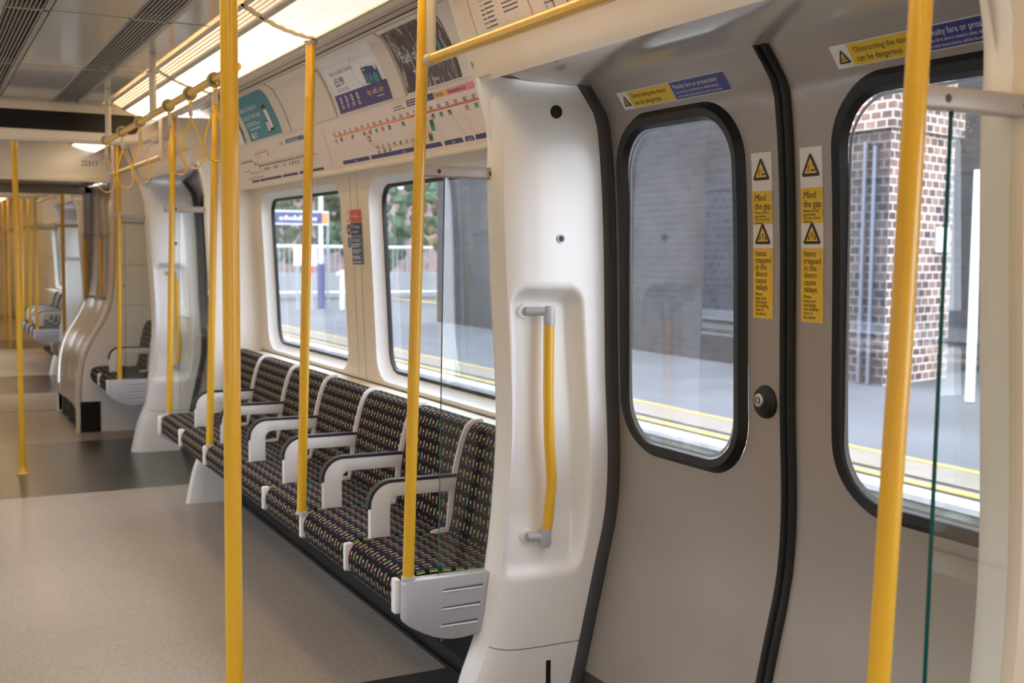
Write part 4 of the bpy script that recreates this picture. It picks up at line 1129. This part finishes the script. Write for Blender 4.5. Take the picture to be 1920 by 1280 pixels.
# ---- line diagrams on the cove
def s_of(z): return BS.sat(z)
def line_map(y0,y1,label,dr):
    fn=side(BS,y1,s_of(1.752)); plate('line_diagram',fn,y1-y0,.188,'paper',label,'line diagram',dr)
def map1(e):
    # u = 4.72 - Y
    for a,b,s_ in ((.125,.442,'Zone 3'),(.454,1.135,'Zone 2'),(1.153,1.304,'Zone 1'),(1.316,1.388,'Zone 2/3'),(1.395,1.62,'Zone 3')):
        e.poly([(a,.006),(b,.006),(b-.012,.022),(a,.022)],'pnavy'); e.text(s_,(a+b)/2,.009,.012,'pwhite','CENTER',sx=.8)
    e.rect(.926,.162,1.160,.184,'pnavy',0); e.rect(1.162,.162,1.268,.184,'pamber',0); e.rect(1.270,.162,1.56,.184,'ppink',0)
    e.text('Circle line',1.172,.1675,.0175,'black',sx=.9); e.text('Hammersmith & City',1.277,.1675,.0175,'black',sx=.9)
    barcode(e,.936,.176,.20,.0035,'pwhite',2,.009,3); barcode(e,.80,.170,.11,.003,'black',2,.010,4); e.line([(.79,.164),(.79,.184),(.92,.184)],.001,'pgrey')
    V=lambda u:.125+.002*(u-.1)
    e.line([(.103,V(.1)),(.93,V(.93))],.0075,'porange',.0004); e.line([(.93,V(.93)),(1.62,V(1.6))],.0065,'pred',.0004)
    e.line([(.52,V(.52)),(.53,.113),(.462,.104),(.470,.080),(.514,.052),(.56,.042),(.60,.039),(.969,.041),(1.03,.045),(1.045,.055),(1.05,.085)],.0038,'pamber',.0003)
    rnd=random.Random(5)
    for k in range(21):
        u=.11+k*.067; v=V(u)
        e.line([(u,v),(u,v+.006)],.0025,'porange' if u<.93 else 'pred',.0005)
        barcode(e,u-.014,v+.013,.030,.003,'black',2,.0065,k)
        if k%3==1: e.disc(u,v,.006,'black',.0006,10); e.disc(u,v,.0038,'pwhite',.0008,10)
        c=rnd.choice(['pmidblue','pred','pgreen','pdgreen','ptan','ppurple',None,None,None])
        if c: e.rect(u-.011,v-.026,u+.013,v-.010,c,.0004); barcode(e,u-.008,v-.020,.018,.002,'pwhite',2,.005,k)
        elif k%2: barcode(e,u-.012,v-.014,.026,.0026,'black',2,.006,k+9)
    for k in range(8):
        u=.55+k*.058; v=.041; e.disc(u,v,.0045,'black',.0006,10); e.disc(u,v,.0028,'pwhite',.0008,10)
        barcode(e,u-.012,v+.009,.025,.0026,'black',2,.0055,k+30)
        c=rnd.choice(['pmidblue','pdgreen','ptan','pgreen',None])
        if c and k!=3: e.rect(u-.009,v-.017,u+.011,v-.007,c,.0004)
    for u in (1.17,1.33,1.41): e.line([(u-.09,.115),(u,.026)],.001,'pgrey',.0003)
    for v,c in ((.092,'pred'),(.078,'pgreen')): e.rect(.475,v-.004,.505,v+.004,c,.0005)
    e.rect(1.075,.075,1.105,.100,'pdgreen',.0006); e.rect(1.075,.062,1.105,.075,'pgreen',.0006); e.rect(1.04,.030,1.07,.050,'pdgreen',.0007); e.rect(1.04,.050,1.07,.058,'pred',.0007)
def map2(e):
    for a,b in ((.30,.45),(.46,.85),(.87,1.12),(1.14,1.30),(1.31,1.50)): e.poly([(a,.002),(b,.002),(b-.012,.014),(a,.014)],'pnavy')
    e.rect(1.06,.150,1.34,.170,'pmidblue',0); barcode(e,1.07,.160,.24,.003,'pwhite',2,.008,8); barcode(e,.95,.160,.09,.003,'black',2,.008,9)
    e.line([(.17,.112),(.42,.112),(.52,.078),(1.44,.075)],.003,'black',.0004); e.line([(.20,.066),(.30,.066),(.33,.050),(.48,.048),(.53,.078)],.0025,'black',.0004)
    e.line([(.52,.078),(.50,.140),(.74,.142)],.0025,'black',.0004); e.line([(.24,.022),(.52,.024),(.55,.050),(.53,.078)],.0025,'black',.0003)
    rnd=random.Random(9)
    for k in range(20):
        u=.55+k*.044; v=.077; e.line([(u,v),(u,v+.005)],.002,'black',.0005); barcode(e,u-.008,v+.009,.020,.003,'black',2,.006,k+50)
        if rnd.random()<.45: e.rect(u-.008,v-.026,u+.010,v-.010,rnd.choice(['pmidblue','pred','pdgreen','ptan','pgreen']),.0004)
    for k in range(6): barcode(e,.20+k*.04,.119,.022,.003,'black',2,.006,k+80)
    for k in range(6): barcode(e,.52+k*.038,.150,.020,.003,'black',1,.006,k+90); barcode(e,.26+k*.04,.030,.020,.003,'black',1,.006,k+99)
    e.rect(.44,.082,.452,.104,'pred',.0005); e.rect(.55,.118,.562,.132,'pred',.0005); e.rect(.72,.118,.735,.134,'pred',.0005); e.rect(.80,.052,.83,.066,'porange',.0006)
line_map(2.887,4.715,'orange and pink line diagram above the nearer window',map1)
line_map(4.735,6.345,'black-lined route diagram above the far window',map2)

# ---- poster frames and posters on the cove
def cove_panel(y0,y1,label,z0=1.944):
    o=MB(); off=.010; a,b=s_of(z0),s_of(2.1445)
    t=thing('cove_cover',(BX(z0),y0,z0),label,'poster frame')
    def fn(i,j):
        e=1.0
        return BS.pt(lerp(y0,y1,j),lerp(a,b,i),off*(1-.55*(i**4)))
    o.grid(fn,22,1,0)
    for yy,fl in ((y0,True),(y1,False)): o.grid(lambda i,j:BS.pt(yy,lerp(a,b,i),off*(1-.55*i**4)*(1-j)),22,1,0,flip=fl)
    o.grid(lambda i,j:BS.pt(lerp(y0,y1,i),a,off*j),1,1,0)
    obj('curved_cover',o,'cream',t,ang=50)
    o=MB()
    for yy in (y0,y1): 
        o.grid(lambda i,j:BS.pt(yy+(.002 if yy==y0 else -.002)*j,lerp(a,b,i),off*(1-.55*i**4)+.0006),22,1,0,flip=(yy!=y0))
    obj('edge_seam',o,'olive',t)  # thin olive seam line laid over both ends of the cover
    return t
cove_panel(3.752,4.47,'curved cream frame around the contact lens poster')
cove_panel(2.91,3.735,'curved cream frame around the dark food poster')
cove_panel(5.127,5.86,'curved cream frame around the teal poster')
cove_panel(4.49,5.110,'blank curved cream panel between two posters')
def poster(y0,y1,z0,z1,bgm,label,dr,off=.0125):
    a,b=s_of(z0),s_of(z1); 
    def fn(u,v,o_): 
        k=(a+v-s_of(1.944))/(s_of(2.1445)-s_of(1.944)); return BS.pt(y1-u,a+v,.010*(1-.55*max(0,k)**4)+o_)
    plate('poster',fn,y1-y0,b-a,bgm,label,'poster',dr)
H=s_of(2.140)-s_of(1.948)
def d_day(e):
    W=.56; e.rect(0,0,W,.074,'ppurple',0,4)
    e.text('day contact lenses',.05,.150,.030,'pgrey',sx=1.15); e.text('£5.99',.06,.105,.048,'pnavy',sx=1.0); barcode(e,.06,.091,.16,.004,'pgrey',2,.008,1)
    for k in range(3):
        u=.375+k*.036; e.rect(u,.078-.004*k,u+.075,.140-.004*k,'pnavy',.0003+.0004*k,4); e.disc(u+.035,.098-.004*k,.024,'pteal',.0005+.0004*k,ry=.020); e.disc(u+.035,.092-.004*k,.017,'pgreen',.0006+.0004*k,ry=.012); barcode(e,u+.012,.128-.004*k,.04,.005,'pwhite',1,seed=k)
    e.disc(.51,.128,.011,'pwhite',.0016)
    e.text('day',.345,.036,.034,'pyellow',sx=.85); e.text('soft',.398,.036,.034,'pwhite',sx=.85); e.text('.com',.452,.036,.034,'pyellow',sx=.85); barcode(e,.43,.022,.09,.003,'pwhite',1,seed=4)
    for k in range(4):
        u=.055+k*.062; e.disc(u,.050,.010,'pwhite',.0004,14,.015); e.disc(u+.001,.051,.005,'ppurple',.0006,12,.008); barcode(e,u-.014,.028,.03,.003,'pwhite',3,.006,k)
    for k in range(26):
        th=k*.24; e.disc(.34+.055*math.cos(th),.135+.055*math.sin(th),.003,'pgrey',.0003,8)
poster(3.872,4.432,1.948,2.140,'pwhite','white and purple contact lens poster reading 5.99',d_day)
def marble(name,c1,c2,c3,s_):
    m=bpy.data.materials.new(name); m.use_nodes=True; n=m.node_tree.nodes; l=m.node_tree.links; p=n['Principled BSDF']; p.inputs['Roughness'].default_value=.4
    tx=n.new('ShaderNodeTexCoord'); mp=n.new('ShaderNodeMapping'); mp.inputs['Scale'].default_value=(1,1.6,.5); l.new(tx.outputs['Object'],mp.inputs[0])
    no=n.new('ShaderNodeTexNoise'); no.inputs['Scale'].default_value=s_; no.inputs['Detail'].default_value=8; no.inputs['Roughness'].default_value=.65; no.inputs['Distortion'].default_value=1.2; l.new(mp.outputs[0],no.inputs['Vector'])
    r=n.new('ShaderNodeValToRGB'); l.new(no.outputs[0],r.inputs[0]); r.color_ramp.elements[0].position=.38; r.color_ramp.elements[0].color=(*c1,1); r.color_ramp.elements[1].position=.66; r.color_ramp.elements[1].color=(*c3,1); e=r.color_ramp.elements.new(.53); e.color=(*c2,1)
    l.new(r.outputs[0],p.inputs['Base Color']); return m
M['foodphoto']=marble('food_poster_photo',(.035,.022,.022),(.11,.075,.065),(.55,.48,.44),16)
def d_fuel(e):
    e.text('Fuel of',.045,.100,.058,'pwhite',sx=.85); e.text('food',.240,.100,.058,'pwhite',sx=.85)
    barcode(e,.10,.062,.20,.005,'pwhite',1,seed=2); e.text('Pollen',.235,.014,.018,'pwhite'); e.rect(.012,.02,.018,.04,'pwhite',.0004)
    e.disc(.335,.145,.024,'ptan',.0004,18,.026); e.disc(.325,.165,.020,'ptan',.0006,14,.012); e.rect(.305,.172,.345,.186,'dark',.0008); e.disc(.36,.118,.012,'pteal',.0005,10,.022)
    e.disc(.095,.125,.020,'pmidblue',.0004,12,.016); e.line([(.040,.178),(.070,.150),(.055,.135),(.035,.155),(.040,.178)],.0025,'pwhite',.0005)
poster(3.285,3.728,1.948,2.138,'foodphoto','dark food poster reading Fuel, partly behind the yellow pole',d_fuel)
def d_teal(e):
    e.text('twice as likely to',.02,.148,.040,'pwhite',sx=1.15); e.text('succeed with text',.02,.108,.040,'pwhite',sx=1.12)
    barcode(e,.04,.086,.24,.005,'pwhite',2,.010,1); barcode(e,.06,.055,.22,.006,'pwhite',1,seed=5)
    e.rect(.40,.025,.465,.150,'dark',.0003,5); e.rect(.406,.036,.459,.128,'pwhite',.0006,5); e.rect(.406,.128,.459,.138,'pmidblue',.0006); e.rect(.36,.018,.402,.078,'dark',.0005,4); e.rect(.364,.024,.398,.070,'pwhite',.0008,4)
    e.disc(.075,.024,.016,'pwhite',.0004,18); barcode(e,.10,.034,.06,.004,'pwhite',3,.010,6)
poster(5.255,5.812,1.948,2.140,'pteal','teal poster with phones and white lettering at the left',d_teal)
def small_poster(y0,y1,label,m):
    poster(y0,y1,1.95,2.13,m,label,lambda e:barcode(e,.05,.09,.2,.008,'pnavy',3,.02,3))
small_poster(5.93,6.28,'pale poster at the far end of the cove beyond the teal one','pwhite')

# ---- map over the nearest doorway, letter F
fn=side(VS,2.745,VS.sat(1.945))
def d_map(e):
    for k in range(13):
        e.line([(.035,.150-.0115*k),(.055,.150-.0115*k)],.003,['ptan','pred','pamber','pdgreen','ppink','pgrey','ppurple','black','pmidblue','pteal','pgreen','pblue','pred'][k],.0003); barcode(e,.062,.149-.0115*k,.05,.0035,'black',1,seed=k)
    barcode(e,.15,.140,.10,.003,'black',9,.0105,4)
    fm=e.fn; e.fn=lambda u,v,o_: fm(u-.095,v,o_)
    e.line([(.30,.010),(.30,.158)],.0008,'pgrey')
    e.line([(.31,.122),(.62,.128),(.95,.150)],.0045,'pred',.0003); e.line([(.335,.158),(.345,.11),(.375,.055),(.375,.006)],.004,'porange',.0004); e.line([(.39,.158),(.40,.12),(.44,.09),(.45,.012)],.003,'pgrey',.0004)
    e.line([(.46,.158),(.485,.01)],.0045,'pdgreen',.0005); e.line([(.54,.020),(.57,.14),(.66,.03)],.004,'ppurple',.0004); e.line([(.57,.14),(.60,.025)],.003,'black',.0004); e.line([(.62,.158),(.68,.12),(.69,.06)],.004,'ptan',.0004); e.line([(.75,.158),(.74,.06)],.004,'black',.0004); e.line([(.70,.02),(1.2,.10)],.005,'pmidblue',.0003)
    e.poly([(.78,.08),(.84,.158),(.92,.158),(.85,.05)],'steel',.0001)
    rnd=random.Random(3)
    for k in range(46): barcode(e,rnd.uniform(.31,1.3),rnd.uniform(.01,.15),.05,.0028,'black',1,seed=k)
    for u,v in ((.335,.124),(.36,.124),(.57,.14),(.66,.03)): e.disc(u,v,.006,'black',.0006,12); e.disc(u,v,.004,'pwhite',.0008,12)
    e.fn=fm
plate('network_map',fn,1.42,.162,'paper','network map poster above the nearest doorway, behind the yellow rail','map',d_map)
d=Decal(side(VS,2.856,VS.sat(1.897)),.0022); d.text('F',0,0,.026,'black'); d.build('panel_letter'); tag(bpy.data.objects['panel_letter'],'small black letter F on the cream pillar top','letter')
# poster and stickers over second doorway
fn=side(VS,8.0,VS.sat(1.945))
plate('network_map',fn,1.45,.15,'paper','distant map poster above the second doorway',"map",lambda e:[barcode(e,.1+.09*k,.02+.012*(k%9),.06,.006,random.choice(['black','pgrey','pred','ptan']),1,seed=k) for k in range(14)])
fn=lambda u,v,off:(IX(v+1.87)-off,8.08-u*.9,v+1.87)
plate('ceiling_sticker',lambda u,v,off:(IX(1.90+v)-off-.001,8.115-u,1.90+v),.05,.17,'pmidblue','blue strip sticker by the top of the far doorway pillar','sticker',lambda e:e.rect(.008,.01,.04,.03,'pyellow',0))

# ================================================================ outside: the opposite platform
def slab(name,a,b,m,label,cat,kind=None,uv=None):
    o=MB(); o.box(a,b); q=obj(name,o,m,smooth=False)
    if kind: q['kind']=kind
    else: tag(q,label,cat)
    return q
PY0,PY1=-6,44
slab('platform',(5.36,PY0,-1.1),(17.45,PY1,-.012),'asphalt','grey asphalt platform across the track','platform')
slab('platform_coping',(5.20,PY0,-.035),(5.38,PY1,.0),'linewhite','long white painted platform edge across the track','platform edge')
slab('platform_wall',(5.215,PY0,-1.1),(5.36,PY1,-.035),'concrete','mossy concrete face below the white platform edge','platform face')
slab('yellow_line',(5.46,PY0,-.006),(5.555,PY1,.0025),'lineyellow','inner yellow line nearest the platform edge','painted line')
slab('tactile_strip',(5.66,PY0,-.006),(6.06,PY1,.0015),'tactile','band of tactile paving between the yellow lines','paving')
slab('yellow_line',(6.08,PY0,-.006),(6.165,PY1,.0025),'lineyellow','outer yellow line beyond the tactile paving','painted line')
slab('track_bed',(1.9,PY0,-1.2),(5.26,PY1,-1.1),'ballast','brown ballast of the track beside the train','track bed')
slab('ground',(17.45,-20,-.3),(90,120,-.05),'asphalt','','',kind='structure')
slab('ground',(-60,-20,-1.4),(5.2,60,-1.15),'ballast','','',kind='structure')
slab('ground',(-20,44,-.3),(30,140,-.02),'pavement','','',kind='structure')
slab('yellow_line',(12.6,PY0,-.006),(12.95,PY1,.002),'lineyellow','distant yellow line at the far side of the platform','painted line')
slab('platform_kerb',(13.3,PY0,-.006),(13.7,14,.03),'linewhite','distant white edge at the far side of the platform','platform edge')
def uvbox(name,a,b,m,label,cat):
    x0,y0,z0=a; x1,y1,z1=b; o=MB()
    V=[(x0,y0,z0),(x1,y0,z0),(x1,y1,z0),(x0,y1,z0),(x0,y0,z1),(x1,y0,z1),(x1,y1,z1),(x0,y1,z1)]
    def q(ids,uvf): o.add([V[i] for i in ids],[(0,1,2,3)],0,[uvf(V[i]) for i in ids])
    q((0,1,5,4),lambda p:(p[0],p[2])); q((2,3,7,6),lambda p:(p[0],p[2])); q((1,2,6,5),lambda p:(p[1],p[2])); q((3,0,4,7),lambda p:(p[1],p[2])); q((4,5,6,7),lambda p:(p[0],p[1]))
    r=obj(name,o,m,smooth=False); tag(r,label,cat); return r
# bridge abutment: sooty wall along the platform and the brick pier at its corner
uvbox('bridge_abutment',(9.42,9.96,-.008),(12.5,21.4,4.6),'brickdark','long sooty stone bridge wall behind the platform','wall')
def obl(name,P,z0,z1,m,label,cat):   # footprint polygon extruded, brick UVs
    o=MB(); n=len(P); s_=0
    for i in range(n):
        a=P[i]; b=P[(i+1)%n]; L=math.hypot(b[0]-a[0],b[1]-a[1])
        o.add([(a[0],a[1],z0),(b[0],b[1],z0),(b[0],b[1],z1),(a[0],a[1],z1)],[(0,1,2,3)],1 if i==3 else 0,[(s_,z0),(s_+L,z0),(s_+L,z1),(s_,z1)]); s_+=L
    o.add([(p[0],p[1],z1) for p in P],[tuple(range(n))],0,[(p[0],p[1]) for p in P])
    r=obj(name,o,[m,'brickleft'],smooth=False); tag(r,label,cat); return r
PF=[(9.35,9.17),(10.75,9.55),(10.75,9.95),(9.35,9.95)]
t=obl('brick_pier',[PF[0],PF[1],PF[2],PF[3]],-.01,3.55,'brickpier','red and pale brick pier of the bridge outside the right-hand door','brick pier')
o=MB(); 
b2=[(9.28,9.08),(10.83,9.49),(10.83,10.0),(9.28,10.0)]
s_=0
for i in range(4):
    a=b2[i]; b=b2[(i+1)%4]; L=math.hypot(b[0]-a[0],b[1]-a[1]); o.add([(a[0],a[1],2.78),(b[0],b[1],2.78),(b[0],b[1],3.12),(a[0],a[1],3.12)],[(0,1,2,3)],0,[(s_,0),(s_+L,0),(s_+L,.34),(s_,.34)]); s_+=L
o.add([(p[0],p[1],3.12) for p in b2],[(0,1,2,3)],0,[(p[0],p[1]) for p in b2]); o.add([(p[0],p[1],2.78) for p in b2],[(3,2,1,0)],0,[(p[0],p[1]) for p in b2])
obj('projecting_course',o,'brickpier',t,smooth=False)
for k,(y,lab,zt) in enumerate(((9.50,'left-hand grey conduit on the brick pier',2.66),(9.36,'right-hand grey conduit on the brick pier',2.60))):
    o=MB(); o.tube([(9.31,y,0),(9.31,y,zt)],.022,12); q=obj('conduit',o,'pipe'); tag(q,lab,'conduit')
o=MB(); o.box((10.36,9.42,1.46),(10.56,9.44,1.74)); q=obj('paper_notice',o,'postwhite'); q.rotation_euler=(0,0,0); tag(q,'small white paper notice on the brick pier','notice')
o=MB(); o.tube([(9.10,7.79,0),(9.10,7.79,2.24)],.045,16,0); q=obj('platform_post',o,['postwhite']); tag(q,'plain white post on the platform at the right','post')
slab('far_wall',(17.5,-6,-.05),(18,14.5,2.6),'farwall','dark wall beyond the platform behind the white post','wall')
slab('bridge_deck',(13.0,8.9,2.65),(24,16,3.15),'farwall','dark underside of the bridge beside the brick pier','bridge')
t=thing('platform_light',(13.3,12,2.3),'twin bright lamps beyond the brick pier','platform lamp')
for k,x in enumerate((13.22,13.50)):
    o=MB(); o.box((x-.09,11.95,2.34),(x+.09,12.05,2.47),0,.02); obj('lamp',o,'glow_white',t)
o=MB(); o.tube([(13.36,12.0,2.47),(13.36,12.0,2.66)],.02,8); obj('hanger',o,'steel',t)

# beyond the left-hand windows
slab('ground',(-9,-20,-1.1),(-.86,60,-.03),'bounceplatform','','',kind='structure')  # unseen near platform, kept pale to bounce daylight up into the car
slab('wall_reflection_stop',(-9.4,-20,-1.1),(-9,60,2.9),'farwall','','',kind='structure')  # unseen wall added to keep bright sky reflections off the door glass
t=thing('sign_post',(8.80,27,0),'white sign post with a blue base and a blue and orange name board','sign post')
o=MB(); o.tube([(8.80,27,1.0),(8.80,27,3.6)],.052,14); obj('post',o,'postwhite',t)
o=MB(); o.tube([(8.80,27,0),(8.80,27,1.09)],.092,16); obj('blue_base',o,'bluepost',t)
o=MB(); o.box((7.6,26.93,2.02),(8.98,26.97,2.36),0); b_=obj('name_board',o,'postwhite',t)
o=MB(); o.box((7.62,26.92,2.06),(8.80,26.935,2.32),0); obj('blue_panel',o,'bluepost',b_)
o=MB(); o.box((8.80,26.92,2.06),(8.96,26.935,2.32),0); obj('orange_panel',o,'orangeext',b_)
o=MB()
rnd=random.Random(2); x=7.75
while x<8.62:
    w_=rnd.uniform(.03,.06); h_=rnd.choice((.07,.07,.11)); o.box((x,26.912,2.13),(x+w_,26.921,2.13+h_)); x+=w_+.022
obj('lettering',o,'postwhite',b_)
o=MB(); o.tube([(8.975,27,0),(8.975,27,2.2)],.03,10); q=obj('signal_post',o,'steel'); tag(q,'thin grey post just right of the blue and white sign post','post')
t=thing('warning_board',(8.35,26.6,0),'white warning board with a red patch on the railings','warning board')
o=MB(); o.box((8.0,26.6,1.04),(8.58,26.63,1.47),0,.01); obj('white_board',o,'postwhite',t)
o=MB(); o.box((8.36,26.6,.88),(8.50,26.63,1.03)); obj('red_board',o,'redext',t)
o=MB(); o.tube([(8.1,26.64,0),(8.1,26.64,1.2)],.03,8); o.tube([(8.45,26.64,0),(8.45,26.64,1.2)],.03,8); obj('legs',o,'steel',t)
t=thing('railing',(10,32,0),'pale metal railings across the end of the platform','railing')
o=MB(); o.tube([(5.5,32,1.52),(15,32,1.52)],.045,8); o.tube([(5.5,32,.2),(15,32,.2)],.035,8); obj('rails',o,'postwhite',t)
o=MB()
for k in range(64): o.tube([(5.6+k*.15,32,.1),(5.6+k*.15,32,1.5)],.012,6)
obj('bars',o,'steel',t)['kind']='stuff'
t=thing('hydrant_post',(9.13,26.5,.2),'small cream cross-topped post near the railings','post')
o=MB(); o.tube([(9.13,26.4,0),(9.13,26.4,.95)],.055,10); obj('stem',o,'pwhite',t); o=MB(); o.box((9.0,26.35,.80),(9.26,26.45,.90),0,.02); obj('cross_top',o,'pwhite',t)
slab('low_wall',(6.0,33,0),(20,33.3,.75),'pavement','low pale wall behind the railings','wall')
def tree(x,y,h,r,m,label,n=260,seed=1):
    t=thing('tree',(x,y,0),label,'tree'); rnd=random.Random(seed)
    o=MB(); o.tube([(x,y,0),(x+.1,y,h*.3),(x,y+.1,h*.6)],[.16,.12,.07],8); obj('trunk',o,'bark',t)
    o=MB()
    for k in range(n):
        a=rnd.uniform(0,6.283); b=rnd.uniform(-1,1); q=rnd.uniform(.35,1)**.5; c=math.sqrt(1-b*b)
        px,py,pz=x+r*q*c*math.cos(a),y+r*q*c*math.sin(a),h*.58+r*1.15*q*b; s_=rnd.uniform(.12,.26)*r*.5
        bm=bmesh.new(); bmesh.ops.create_icosphere(bm,subdivisions=1,radius=s_)
        for v in bm.verts: v.co=Vector((px,py,pz))+v.co*rnd.uniform(.6,1.3)
        o.frombm(bm)
    obj('crown',o,m,t,smooth=False)
    return t
tree(14.5,38,5.5,2.2,'leaf','green tree behind the railings at the right of the far window',seed=2)
tree(12.3,40,4.5,1.6,'leaf','green bush behind the sign post',seed=3)
tree(15.5,30,6.0,2.3,'leaf','green tree seen through the nearer window behind the pole',seed=4)
tree(13.2,27.6,3.8,1.2,'leaf2','yellow-green shrub beside the sooty bridge wall',seed=5)
t=uvbox('brick_building',(12.5,50,0),(32,58,11),'brickred','red brick building far behind the platform','building')
k=0
for x in (13.6,16.4,19.2,22,25):
    for z in (4.3,6.6,8.8):
        o=MB(); o.box((x,49.9,z),(x+1.1,50.0,z+1.3)); f=obj('window',o,'postwhite',t); 
        o=MB(); o.box((x+.12,49.85,z+.12),(x+.5,49.9,z+1.18)); o.box((x+.6,49.85,z+.12),(x+.98,49.9,z+1.18)); obj('pane',o,'farwall',f)
t=slab('pale_building',(2.5,46,0),(12.2,55,5.5),'pavement','pale grey building behind the left end of the platform','building')
for x in (7.4,9.4):
    o=MB(); o.box((x,45.9,3.0),(x+.8,46.0,4.2)); f=obj('window',o,'postwhite',t); o=MB(); o.box((x+.1,45.86,3.1),(x+.7,45.92,4.1)); obj('pane',o,'farwall',f)
for o in list(bpy.data.objects):
    if '_base' in o: del o['_base']
